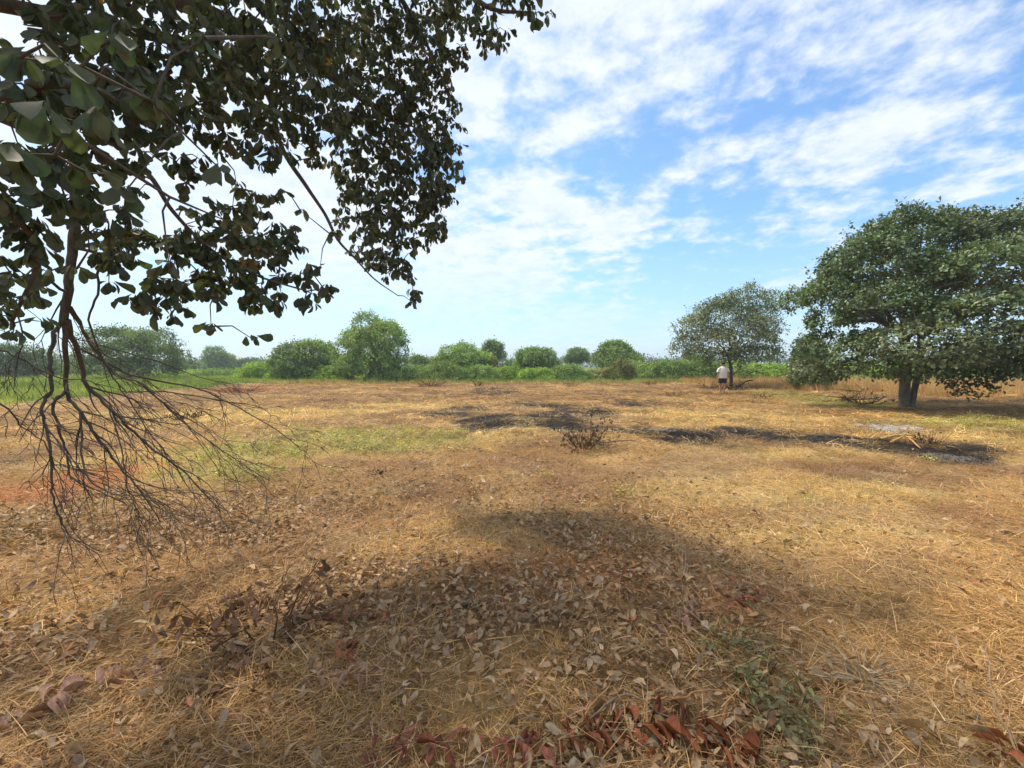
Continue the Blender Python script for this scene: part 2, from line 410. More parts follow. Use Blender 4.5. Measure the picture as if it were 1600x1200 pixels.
def mk_weed(n=60, h=.12, r=.14):
    def f(mb):
        rr = r * np.sqrt(rng.random(n)); th = rng.random(n) * 6.283
        P = np.stack([rr * np.cos(th), rr * np.sin(th), .01 + h * rng.random(n)], -1)
        D = rand_unit(n); D[:, 2] = np.abs(D[:, 2]) * .6
        mb.leaves(P, D, rand_unit(n) * .5 + C(0, 0, 1), .02 + .03 * rng.random(n), .5, blade_col(n, .3, .05), T_LO)
    return f
def scatter(name, x, y, scale, tint, coll, ncl, label, cat, zoff=0.0, tilt=.08, zmax=9.):
    n = len(x); z = gz(x, y) + zoff
    me = bpy.data.meshes.new(name); me.vertices.add(n)
    me.vertices.foreach_set('co', np.stack([x, y, z], -1).astype(np.float32).ravel())
    a = me.attributes.new('rot', 'FLOAT_VECTOR', 'POINT')
    rt = np.stack([rng.normal(size=n) * tilt, rng.normal(size=n) * tilt, rng.random(n) * 6.283], -1); a.data.foreach_set('vector', rt.astype(np.float32).ravel())
    a = me.attributes.new('scl', 'FLOAT_VECTOR', 'POINT'); a.data.foreach_set('vector', np.stack([scale, scale, np.minimum(scale, zmax)], -1).astype(np.float32).ravel())
    a = me.attributes.new('pick', 'INT', 'POINT'); a.data.foreach_set('value', rng.integers(0, ncl, n).astype(np.int32))
    a = me.attributes.new('tint', 'FLOAT_COLOR', 'POINT'); c = np.ones((n, 4), np.float32); c[:, :3] = tint; a.data.foreach_set('color', c.ravel())
    o = link(name, me); tag(o, label, cat, kind='stuff')
    ng = bpy.data.node_groups.new(name, 'GeometryNodeTree')
    ng.interface.new_socket('Geometry', in_out='INPUT', socket_type='NodeSocketGeometry'); ng.interface.new_socket('Geometry', in_out='OUTPUT', socket_type='NodeSocketGeometry')
    gn, gl = ng.nodes, ng.links
    gi = gn.new('NodeGroupInput'); go = gn.new('NodeGroupOutput'); ip = gn.new('GeometryNodeInstanceOnPoints'); ci = gn.new('GeometryNodeCollectionInfo')
    ci.inputs['Collection'].default_value = coll; ci.inputs['Separate Children'].default_value = True; ci.inputs['Reset Children'].default_value = True
    def na(nm, typ):
        q = gn.new('GeometryNodeInputNamedAttribute'); q.data_type = typ; q.inputs['Name'].default_value = nm; return q.outputs['Attribute']
    gl.new(gi.outputs[0], ip.inputs['Points']); gl.new(ci.outputs[0], ip.inputs['Instance']); ip.inputs['Pick Instance'].default_value = True
    gl.new(na('pick', 'INT'), ip.inputs['Instance Index']); gl.new(na('rot', 'FLOAT_VECTOR'), ip.inputs['Rotation']); gl.new(na('scl', 'FLOAT_VECTOR'), ip.inputs['Scale'])
    gl.new(ip.outputs[0], go.inputs[0])
    md = o.modifiers.new('scatter', 'NODES'); md.node_group = ng
    return o
def wedge(n, d0, d1, power=0., side=1.32, margin=1.2):
    """n random spots of the field between two distances, thinning with distance"""
    u = rng.random(n)
    e = 2 - power
    d = (d0 ** e + u * (d1 ** e - d0 ** e)) ** (1 / e) if abs(e) > 1e-3 else d0 * (d1 / d0) ** u
    x = (rng.random(n) * 2 - 1) * (side * d + margin)
    return x, d
def build_grass():
    thatch = clump_collection('thatch_clump', [mk_thatch() for _ in range(8)], M_GRASS)
    coarse = clump_collection('coarse_thatch_clump', [mk_thatch(.26, 80, .06, .26, .0058, .05, .28) for _ in range(6)], M_GRASS)
    tuft = clump_collection('tuft_clump', [mk_tuft(34, random.uniform(.10, .2)) for _ in range(6)], M_GRASS)
    tall = clump_collection('tall_clump', [mk_tuft(46, 1.0, .22, .011, .22) for _ in range(6)], M_GRASS)
    green = clump_collection('green_clump', [mk_tuft(46, .5, .26, .02, .4) for _ in range(5)], M_GREEN)
    weed = clump_collection('weed_clump', [mk_weed() for _ in range(5)], M_GREEN)
    # flat straw, near
    x, y = wedge(9500, .7, 9, .6)
    keep = (rng.random(len(x)) > zone(BURN, x, y, .35, 8) * .8) & (rng.random(len(x)) < .35 + .9 * sstep(.35, .6, vnoise(x, y, 1.6, 77, 2))) & (rng.random(len(x)) > .62 * litter_w(x, y)); x, y = x[keep], y[keep]
    t = field_tint(x, y) * (1 + rng.normal(size=(len(x), 1)) * .18)
    scatter('flattened_straw', x, y, .75 + .6 * rng.random(len(x)), np.clip(t, .01, 1), thatch, 8, 'flattened dry straw and grass clippings covering the near field', 'dry grass')
    x, y = wedge(24000, 8, 46, .75)
    g = green_field(x, y); b = zone(BURN, x, y, .35, 8); b = np.minimum(.84, b * 1.2)
    keep = (rng.random(len(x)) > b) & (rng.random(len(x)) > g * .9); x, y = x[keep], y[keep]
    t = field_tint(x, y, 0.) * (1 + rng.normal(size=(len(x), 1)) * .34) * np.where(rng.random((len(x), 1)) < .18, C(.62, .55, .5), C(1, 1, 1))
    scatter('cut_grass', x, y, (.9 + .7 * rng.random(len(x))) * np.clip(y / 9, 1, 2.6), np.clip(t, .01, 1), coarse, 6, 'cut dry grass lying over the far field', 'dry grass', tilt=.04, zmax=1.0)
    x, y = wedge(42000, 5, 34, .6)
    b = zone(BURN, x, y, .35, 8); keep = b > .15 + .6 * rng.random(len(x)); x, y = x[keep], y[keep]
    t = np.where(rng.random((len(x), 1)) < .8, C(.030, .026, .025), C(.13, .115, .105)) * (1 + rng.normal(size=(len(x), 1)) * .3)
    scatter('charred_straw', x, y, (.35 + .5 * rng.random(len(x))), np.clip(t, .006, 1), coarse, 6, 'charred black straw and stubble on the burnt patches', 'burnt grass')
    # short standing tufts
    x, y = wedge(34000, 1.0, 40, .55)
    g = green_field(x, y); b = zone(BURN, x, y, .35, 8); nn = vnoise(x, y, .7, 91, 3)
    gold = zone(GOLD, x, y, .5, 5)
    keep = (b < .3 + .5 * rng.random(len(x)) ** 3) & (np.hypot(x - gp(1129, 617)[0], y - gp(1129, 617)[1] + .6) > 1.3) & (g < .6) & (rng.random(len(x)) < .12 + .9 * sstep(.46, .66, nn) + .7 * gold); x, y = x[keep], y[keep]
    t = field_tint(x, y, 0.) * C(1.15, 1.12, 1.05) * (1 + rng.normal(size=(len(x), 1)) * .28)
    scatter('dry_grass_tufts', x, y, (.5 + .6 * rng.random(len(x))) * np.clip(.8 + y / 60, .8, 1.2), np.clip(t, .01, 1), tuft, 6, 'short standing tufts of dry golden grass all over the field', 'dry grass', tilt=.25)
    # tall dry grass behind the big tree
    x = 12 + 60 * rng.random(9000); y = 17 + 27 * rng.random(9000)
    keep = (rng.random(len(x)) < tall_dry(x, y)) & (x < 1.45 * y + 3); x, y = x[keep], y[keep]
    t = np.where(rng.random((len(x), 1)) < .5, C(.56, .37, .16), C(.46, .27, .12)) * (1 + rng.normal(size=(len(x), 1)) * .15)
    scatter('tall_dry_grass', x, y, (.35 + .55 * rng.random(len(x))) * (.55 + .9 * vnoise(x, y, .35, 88, 3)) + .12, t, tall, 6, 'band of tall tan dry grass behind the big round tree', 'dry grass', tilt=.12)
    # fringe of rank dry grass along the back edge
    x = -20 + 48 * rng.random(1500); y = 34.5 + 3.4 * rng.random(1500)
    t = np.where(rng.random((len(x), 1)) < .6, C(.46, .32, .14), C(.26, .26, .08)) * (1 + rng.normal(size=(len(x), 1)) * .2)
    scatter('rank_grass_fringe', x, y, .25 + .4 * rng.random(len(x)) ** 2, np.clip(t, .02, 1), tall, 6, 'thin fringe of rank grass where the field meets the bushes', 'dry grass', tilt=.2)
    # green field on the left and under the bushes
    x = -75 + 150 * rng.random(30000); y = 13 + 62 * rng.random(30000) ** 1.2
    g = green_field(x, y) * (1 - tall_dry(x, y))
    keep = (rng.random(len(x)) < g) & (np.abs(x) < 1.4 * y + 3); x, y = x[keep], y[keep]
    mixn = sstep(.35, .65, vnoise(x, y, .35, 97, 3))
    t = lerp(np.tile(C(.22, .27, .06), (len(x), 1)), C(.38, .40, .10), mixn) * (1 + rng.normal(size=(len(x), 1)) * .15)
    scatter('green_grass_field', x, y, .7 + .6 * rng.random(len(x)), np.clip(t, .02, 1), green, 5, 'bright green grass and low weeds beyond the dry field', 'grass', tilt=.15)
    # low green weeds among the straw
    x, y = wedge(9000, 1.2, 24, .9)
    lm = zone(LIME, x, y, .5, 6); nn = vnoise(x, y, .8, 93, 3)
    keep = rng.random(len(x)) < (1 - np.minimum(1, 2.5 * zone(BURN, x, y, .35, 8))) * (lm * .8 + .10 * sstep(.6, .75, nn)) * sstep(3.4, 5, y); x, y = x[keep], y[keep]
    t = np.where(rng.random((len(x), 1)) < .6, C(.44, .40, .13), C(.32, .31, .10)) * (1 + rng.normal(size=(len(x), 1)) * .2)
    scatter('low_green_weeds', x, y, .6 + .7 * rng.random(len(x)), np.clip(t, .02, 1), weed, 5, 'low yellowish green weeds sprouting through the straw', 'weeds')
build_grass()

# ------------------------------------------------------------------ fallen leaves
def build_litter():
    n = 84000
    x, y = wedge(n, .9, 9.5, .9, 1.3, 1.0)
    px = 800 + x / y * F
    # thick under the overhanging tree, thin to the right
    w = litter_w(x, y)
    keep = rng.random(n) < w; x, y = x[keep], y[keep]; n = len(x)
    L = np.clip(.047 + rng.normal(size=n) * .02, .018, .12)
    pal = np.array([(.43, .29, .165), (.36, .225, .115), (.52, .38, .235), (.26, .145, .072), (.43, .25, .115), (.32, .22, .14), (.42, .16, .08)])
    c = pal[rng.choice(len(pal), n, p=[.27, .27, .07, .17, .11, .08, .03])] * (1 + rng.normal(size=(n, 1)) * .18)
    a = rng.random(n) * 6.283
    D = np.stack([np.cos(a), np.sin(a), rng.normal(size=n) * .22], -1); Nn = np.stack([rng.normal(size=n) * .45, rng.normal(size=n) * .45, np.ones(n)], -1)
    P = np.stack([x, y, gz(x, y) + .018 + .04 * rng.random(n)], -1)
    size = L / np.hypot(np.hypot(x, y), CAMH) * (np.abs(x) < 1.17 * (y + .02)) * (y > 1.55)
    order = np.argsort(-size)
    T_DRY = [leaf_tmpl(random.uniform(-.35, .45), random.uniform(.05, .55), random.uniform(-.3, .3), ((0, .04), (.22, .5), (.5, .92), (.78, .85), (1, .05))) for _ in range(10)]
    rest = order[300:]; mb = MB()
    for k in range(10):
        s = rest[k::10]; mb.leaves(P[s], D[s], Nn[s], L[s], .30 + .22 * rng.random(len(s)), np.clip(c[s], .03, .8), T_DRY[k])
    o = mb.build('leaf_litter', M_DRY, ground, True); tag(o, kind='stuff')
    # the 300 that show largest: one object each, meshes shared
    metas = []
    for k in range(24):
        m2 = MB(); m2.leaves([[0, 0, 0]], [[1, 0, 0]], [[0, 0, 1]], 1.0, .30 + .22 * random.random(), np.clip(pal[k % 6] * random.uniform(.85, 1.2), .03, .8), T_DRY[k % 10])
        metas.append(m2.mesh('leaf', [M_DRY], True))
    for i in order[:300]:
        q = bpy.data.objects.new('leaf', metas[int(rng.integers(24))]); COL.objects.link(q); q.parent = ground
        q.location = P[i]; q.scale = (L[i],) * 3
        q.rotation_euler = (rng.normal() * .35, rng.normal() * .25, a[i])
build_litter()

# ------------------------------------------------------------------ trees
def grow(nodes, nrad, targets, mb, r0=.012, r1=.004, sides=4, col=(1, 1, 1), sag=.1, wig=.06):
    """connect every target to the nearest point already reached: a branching tree of thin tubes"""
    nodes = np.asarray(nodes, float); tg = np.asarray(targets, float)
    d0 = np.min(np.linalg.norm(tg[:, None] - nodes[None], axis=2), axis=1)
    allp = np.concatenate([nodes, np.zeros((len(tg) * 2, 3))]); n = len(nodes)
    for i in np.argsort(d0):
        t = tg[i]; d = np.linalg.norm(allp[:n] - t, axis=1); j = int(np.argmin(d)); p = allp[j]; L = d[j]
        mid = (p + t) / 2 + rng.normal(size=3) * wig * L + np.array([0, 0, sag * L])
        rr = r0 * min(1, .35 + L)
        mb.tube([p, mid, t], [rr, (rr + r1) / 2, r1], sides, col, cap=False)
        allp[n] = mid; allp[n + 1] = t; n += 2
def shell_points(blobs, n, zmin=-.35, inner=.35):
    """random spots near the surface of a set of ellipsoids, kept out of each other's hearts"""
    B = np.array(blobs, float); w = (B[:, 3] * B[:, 4] + B[:, 3] * B[:, 5] + B[:, 4] * B[:, 5]); w /= w.sum()
    k = rng.choice(len(B), int(n * 1.7), p=w); u = rand_unit(len(k))
    zm = np.asarray(zmin)[k] if np.ndim(zmin) else zmin
    u[:, 2] = np.where(u[:, 2] < zm, -u[:, 2], u[:, 2])
    r = 1 - np.abs(rng.normal(size=len(k))) * inner * .5
    r *= 1 + (vnoise(u[:, 0] * 2 + k * 7.1, u[:, 1] * 2 + u[:, 2] * 2.3, 1.4, 8, 2) - .5) * .55
    r = np.where(rng.random(len(k)) < .11, r * (1.03 + .22 * rng.random(len(k))), r)
    P = B[k, :3] + u * r[:, None] * B[k, 3:6]
    dep = np.zeros(len(k))
    for b in B:
        q = np.linalg.norm((P - b[:3]) / b[3:6], axis=1); dep = np.maximum(dep, 1 - q)
    s = np.argsort(dep + rng.random(len(k)) * .25)[:n]
    return P[s], u[s], k[s]
def crown_leaves(mb, P, U, K, per, leaf, wid, pal, tmpl, droop=.2, spread=.12, lit=0.25, flat=.5):
    n = len(P)
    tone = 1 + rng.normal(size=(n, 1)) * .22
    bt = {k: pal[rng.integers(len(pal))] * rng.uniform(.65, 1.35) for k in set(K.tolist())}
    base = np.array([bt[k] for k in K.tolist()]); own = pal[rng.integers(0, len(pal), n)]
    base = (base * .5 + own * .5) * np.clip(tone, .5, 1.7)
    Pp = np.repeat(P, per, axis=0); Uu = np.repeat(U, per, axis=0); c = np.repeat(base, per, axis=0)
    m = len(Pp); c = c * np.clip(1 + rng.normal(size=(m, 1)) * .18, .5, 1.6) * (1 + rng.normal(size=(m, 3)) * .05)
    Pp = Pp + rng.normal(size=(m, 3)) * spread * .6
    D = Uu * .5 + rand_unit(m) * .9 + np.array([0, 0, -droop])
    Nn = np.array([0, 0, 1.]) * flat + Uu * .6 + rand_unit(m) * .7
    mb.leaves(Pp, D, Nn, leaf * (.7 + .6 * rng.random(m)), wid, np.clip(c, .008, .8), tmpl)
def limb_path(a, b, rise=.25, k=7):
    a = np.array(a, float); b = np.array(b, float); L = np.linalg.norm(b - a)
    m1 = a + (b - a) * .35 + np.array([0, 0, rise * L * .6]) + rng.normal(size=3) * .05 * L
    m2 = a + (b - a) * .7 + np.array([0, 0, rise * L * .5]) + rng.normal(size=3) * .05 * L
    return catmull([a, m1, m2, b], k // 2 + 1)
PAL_CASHEW = np.array([(.060, .085, .038), (.078, .098, .044), (.050, .072, .036), (.085, .092, .048), (.068, .095, .036)])
PAL_GREEN = np.array([(.110, .155, .060), (.135, .175, .065), (.090, .130, .055)])
PAL_BRIGHT = np.array([(.16, .22, .055), (.19, .25, .065), (.13, .19, .05)])
PAL_DEEP = np.array([(.075, .105, .050), (.090, .12, .055), (.065, .095, .045)])
PAL_OLIVE = np.array([(.12, .12, .055), (.15, .13, .075), (.10, .11, .05)])
def bg_tree(name, label, cat, px, d, w_px, top, pal, n=900, per=7, leaf=.22, group=None, trunk=True, lumps=9, flat=.75, base_lift=.12, seed=0, layered=False, thin=1.0):
    """a tree or shrub standing at distance d, w_px wide and reaching up to picture row top"""
    global rng
    keep, rng = rng, np.random.default_rng(1000 + seed * 31 + int(px))
    p = at(px, 570, d); X, Y = p.x, p.y; z0 = gz1(X, Y) * (1 if d < 60 else 0)
    Hh = (CAMH + (570 - top) / F * d) - z0; Wd = w_px / F * d
    e = link(name, None, loc=(X, Y, z0)); tag(e, label, cat, group)
    lo = Hh * base_lift; blobs = []; lumps = int(lumps * 1.7)
    for i in range(lumps):
        a = rng.random() * 6.283; t = rng.random() ** .7
        zc = lo + (Hh - lo) * (.22 + .56 * rng.random()); env = math.sin(min(1, max(.12, (zc - lo) / (Hh - lo))) * math.pi * .78 + .42)
        rr = Wd * .5 * env * (.5 + .42 * rng.random()) * t
        s = Wd * (.10 + .13 * rng.random())
        h_ = s * (.4 if layered else flat) * 1.0
        h_ = min(h_, (Hh - lo) * .33)
        cx = math.cos(a) * rr; cy_ = math.sin(a) * rr * .9
        zc = min(zc, Hh - h_); blobs.append((cx, cy_, zc, s, s, h_))
    s = Wd * .20; hh = (Hh - lo) * .24
    blobs.append((Wd * rng.normal() * .06, 0, Hh - hh, s, s, hh)); blobs.append((0, 0, lo + (Hh - lo) * .45, Wd * .30, Wd * .30, (Hh - lo) * .33))
    blobs.append((-Wd * .30, 0, lo + (Hh - lo) * .40, Wd * .20, Wd * .2, (Hh - lo) * .22)); blobs.append((Wd * .30, 0, lo + (Hh - lo) * .38, Wd * .20, Wd * .2, (Hh - lo) * .22))
    if base_lift < .13:
        for a in range(6): blobs.append((math.cos(a * 1.05) * Wd * .30, math.sin(a * 1.05) * Wd * .28, Hh * (.17 + .08 * rng.random()), Wd * .19, Wd * .18, Hh * .17))
    if layered: blobs = [b for b in blobs if b[5] < Hh * .2] 
    leaf *= 1.12; pal = pal * C(2.05, 2.05, 1.65); P, U, K = shell_points(blobs, int(n * 1.75 * thin), zmin=-.6)
    P[:, 2] = np.maximum(P[:, 2], .05)
    mb = MB(); crown_leaves(mb, P, U, K, per, leaf, .55, pal, T_LO, .1, leaf * 1.1, flat=.55)
    mb.build('crown' if trunk else 'foliage', M_FAR, e)
    tb = MB(); r = max(.05, Hh * .022)
    fork = np.array([rng.normal() * .1, 0, lo + (Hh - lo) * .3])
    tb.tube(catmull([(0, 0, -.1), fork * .5 + rng.normal(size=3) * .04, fork], 3), np.linspace(r * 1.4, r, 7), 7)
    for b in blobs[:7] + blobs[-2:]:
        pt = limb_path(fork, (b[0], b[1], b[2]), .15); tb.tube(pt, np.linspace(r * .6, r * .15, len(pt)), 4, cap=False)
    o = tb.build('trunk' if trunk else 'stems', M_BARK, e, True)
    if not trunk: o['kind'] = 'stuff'
    rng = keep
    return e
def far_plants():
    T = lambda *a, **k: bg_tree(*a, **k)
    T('spreading_tree', 'dark low tree at the far end of the green field beside the dome tree', 'tree', 25, 50, 110, 540, PAL_CASHEW, 900, seed=1)
    T('dome_tree', 'wide dome shaped tree standing alone in the green grass behind the bare hanging twigs', 'tree', 200, 46, 158, 512, PAL_CASHEW * 1.15, 1700, leaf=.2, seed=2, lumps=14, base_lift=.08)
    T('distant_tree', 'low hazy tree clump far off between the dome tree and the pale house', 'tree', 293, 120, 56, 566, PAL_DEEP, 500, leaf=.4, seed=3)
    T('distant_tree', 'tall distant tree rising left of the pale house', 'tree', 343, 108, 50, 543, PAL_GREEN, 800, leaf=.34, seed=4)
    T('distant_tree', 'flat topped distant tree right behind the pale house', 'tree', 392, 112, 52, 562, PAL_DEEP, 500, leaf=.36, seed=5)
    T('bright_shrub', 'bright yellow green shrub in front of the dark rounded bush tree', 'shrub', 402, 47, 76, 568, PAL_BRIGHT, 700, trunk=False, base_lift=.02, seed=6, leaf=.17)
    T('bushy_tree', 'dense dark rounded tree leafy to the ground beside the tall feathery tree', 'tree', 478, 43, 116, 534, PAL_GREEN * .85, 1500, leaf=.18, base_lift=.03, seed=7, lumps=14)
    T('feathery_tree', 'tallest feathery green tree on the back edge of the field', 'tree', 578, 41, 124, 488, PAL_GREEN * 1.15, 2300, leaf=.17, base_lift=.04, seed=8, lumps=20, flat=.5)
    T('umbrella_tree', 'small thin umbrella topped tree right of the tall feathery tree', 'tree', 656, 62, 36, 556, PAL_GREEN, 260, layered=True, seed=9, leaf=.2, base_lift=.45)
    T('layered_tree', 'broad pale green tree in the middle of the back edge', 'tree', 722, 46, 92, 536, PAL_GREEN * 1.25, 1500, leaf=.18, base_lift=.03, seed=10, lumps=14, flat=.55)
    T('round_tree', 'dark round headed tree peeping over the pale green middle tree', 'tree', 768, 64, 42, 533, PAL_DEEP * 1.3, 700, leaf=.24, base_lift=.3, seed=11)
    T('olive_shrub', 'small olive shrub at the right foot of the pale green middle tree', 'shrub', 762, 47, 40, 557, PAL_OLIVE, 420, trunk=False, seed=12, leaf=.16)
    T('spreading_tree', 'low dark spreading tree in the dip right of the pale green middle tree', 'tree', 797, 62, 40, 564, PAL_DEEP, 420, leaf=.22, seed=13)
    T('oval_tree', 'broad oval green tree with a notched top standing behind the long low bush', 'tree', 838, 50, 72, 545, PAL_GREEN, 1300, leaf=.19, seed=14, lumps=12)
    T('lollipop_tree', 'small dark rounded tree on a bare trunk above the long low bush', 'tree', 901, 78, 38, 545, PAL_DEEP * 1.2, 650, leaf=.26, seed=15, base_lift=.35)
    T('low_bush', 'long low rounded green bush on the back edge of the field', 'shrub', 892, 43, 66, 572, PAL_GREEN, 800, trunk=False, seed=16, leaf=.15, base_lift=.0)
    T('wide_tree', 'wide green tree with two domed tops rising behind the brownish creeper mound', 'tree', 965, 58, 82, 533, PAL_GREEN * 1.05, 1500, leaf=.21, seed=17, lumps=13, base_lift=.15)
    T('creeper_mound', 'brownish grey green mound of creepers below the two domed tree', 'shrub', 967, 42, 54, 562, PAL_OLIVE, 700, trunk=False, seed=18, leaf=.14, base_lift=0, lumps=6)
    T('slender_tree', 'leafy tree half hidden behind the thin crowned tree near the person', 'tree', 1082, 58, 52, 556, PAL_GREEN, 700, leaf=.2, seed=19)
    T('leaning_tree', 'loose leafy tree tucked against the left skirt of the big round tree', 'tree', 1268, 27, 62, 526, PAL_GREEN * .95, 1100, leaf=.14, seed=20, lumps=12, base_lift=.10)
    for i, (px, d, w, top, pal, lab) in enumerate([
            (448, 42, 50, 580, PAL_BRIGHT, 'bright low bush at the left foot of the dense dark rounded tree'),
            (520, 41, 44, 580, PAL_BRIGHT, 'bright low bush in the gap between the dark rounded tree and the feathery tree'),
            (610, 40, 60, 578, PAL_GREEN, 'green bush at the right foot of the tall feathery tree'),
            (655, 44, 60, 578, PAL_GREEN * 1.2, 'pale low bush below the small umbrella topped tree'),
            (700, 42, 60, 572, PAL_GREEN, 'green bush at the left foot of the pale green middle tree'),
            (750, 43, 55, 578, PAL_GREEN * 1.2, 'light green bush in front of the small olive shrub'),
            (795, 45, 55, 580, PAL_BRIGHT * .9, 'bright bush below the low dark spreading tree'),
            (845, 43, 50, 582, PAL_BRIGHT, 'bright yellow green bush in front of the broad oval tree'),
            (925, 45, 40, 584, PAL_OLIVE * 1.4, 'pale olive grassy bush between the long low bush and the creeper mound'),
            (1015, 46, 60, 575, PAL_GREEN * 1.2, 'light green bush in front of the belt near the yellow dry heap'),
            (992, 50, 50, 571, PAL_GREEN, 'green bush close against the right side of the creeper mound'),
            (1035, 52, 60, 570, PAL_GREEN * .9, 'darker green bush behind the belt right of the creeper mound'),
            (1055, 44, 60, 569, PAL_GREEN, 'green bush under the outer boughs of the thin crowned tree'),
            (1100, 43, 60, 568, PAL_GREEN, 'green bush directly behind the walking person'),
            (1145, 42, 60, 571, PAL_GREEN * 1.1, 'green bush behind the trunk of the thin crowned tree'),
            (1185, 42, 54, 574, PAL_BRIGHT, 'bright green bush behind the fallen arched branch'),
            (1218, 41, 44, 578, PAL_BRIGHT, 'bright green bush beside the loose leafy tree'),
            (1330, 44, 80, 576, PAL_BRIGHT, 'bright green bush behind the left end of the tall dry grass'),
            (1400, 46, 90, 572, PAL_GREEN, 'green bush seen behind the two trunks of the big tree'),
            (1480, 44, 90, 576, PAL_GREEN * 1.2, 'light green bush behind the low drooping bough of the big tree'),
            (1570, 45, 100, 572, PAL_GREEN, 'green bush behind the tallest part of the dry grass'),
            (300, 60, 70, 584, PAL_BRIGHT, 'bright bush beyond the green field beside the dome tree'),
            (345, 56, 60, 582, PAL_GREEN, 'green bush in front of the pale house'),
            (100, 62, 70, 575, PAL_DEEP, 'dark bush between the low dark tree and the dome tree')]):
        T('green_bush', lab, 'shrub', px, d, w * 1.3, top - 5, pal, 560, trunk=False, seed=30 + i, leaf=.16, base_lift=0, group='bushes along the back edge', lumps=6)
far_plants()

def far_wood():
    mb = MB()
    n = 5200
    a = (rng.random(n) * 2 - 1) * R(66); d = 215 + 130 * rng.random(n)
    x = np.sin(a) * d; y = np.cos(a) * d
    top = 2.5 + 3.4 * vnoise(x * 1.0, y * .2, .035, 41, 3) + 3.2 * sstep(.60, .8, vnoise(x, y * .2, .05, 44, 2))
    z = top * rng.random(n) ** .6
    P = np.stack([x, y, z], -1); U = rand_unit(n); U[:, 2] = np.abs(U[:, 2])
    crown_leaves(mb, P, U, rng.integers(0, 30, n), 6, 1.1, .7, PAL_DEEP * 1.15, T_LO, .1, 1.3)
    o = mb.build('far_wood', M_FAR); tag(o, 'thin line of far off trees along the horizon', 'wood', kind='stuff')
far_wood()

def house():
    p = at(363, 570, 113); e = link('house', None, loc=(p.x, p.y, 0)); e.rotation_euler = (0, 0, R(12))
    tag(e, 'small pale house far off between the trees, only its end showing', 'house')
    wall = solid_mat('pale_render', (.62, .58, .55), (.72, .69, .66), 3, .9, .1); roof = solid_mat('pale_roof', (.42, .36, .34), (.55, .48, .46), 6, .7, .1)
    mb = MB(); w, l, h, rh = 2.6, 3.4, 2.5, 1.1
    V = [(-w, -l, 0), (w, -l, 0), (w, l, 0), (-w, l, 0), (-w, -l, h), (w, -l, h), (w, l, h), (-w, l, h), (0, -l, h + rh), (0, l, h + rh)]
    mb.add(V, [np.array([(0, 1, 5, 4), (1, 2, 6, 5), (2, 3, 7, 6), (3, 0, 4, 7)]), np.array([(4, 5, 8), (6, 7, 9)])]); mb.build('wall', wall, e)
    for s in (-1, 1):
        mb = MB(); o = .35
        a = np.array([(0, -l - o, h + rh + .05), (s * (w + o), -l - o, h - .1), (s * (w + o), l + o, h - .1), (0, l + o, h + rh + .05)])
        V = np.concatenate([a, a + C(0, 0, .08)]); mb.add(V, [np.array([(0, 1, 2, 3), (7, 6, 5, 4), (0, 4, 5, 1), (1, 5, 6, 2), (2, 6, 7, 3), (3, 7, 4, 0)])]); mb.build('roof_slope', roof, e)
    for x0 in (-1.2, 1.2):
        mb = MB(); V = [(x0 - .45, -l - .03, .9), (x0 + .45, -l - .03, .9), (x0 + .45, -l - .03, 1.9), (x0 - .45, -l - .03, 1.9)]
        V = np.concatenate([V, np.array(V) + C(0, .06, 0)]); mb.add(V, [np.array([(0, 1, 2, 3), (0, 4, 5, 1), (1, 5, 6, 2), (2, 6, 7, 3), (3, 7, 4, 0)])], (.12, .13, .14)); mb.build('window', M_STICK, e)
house()

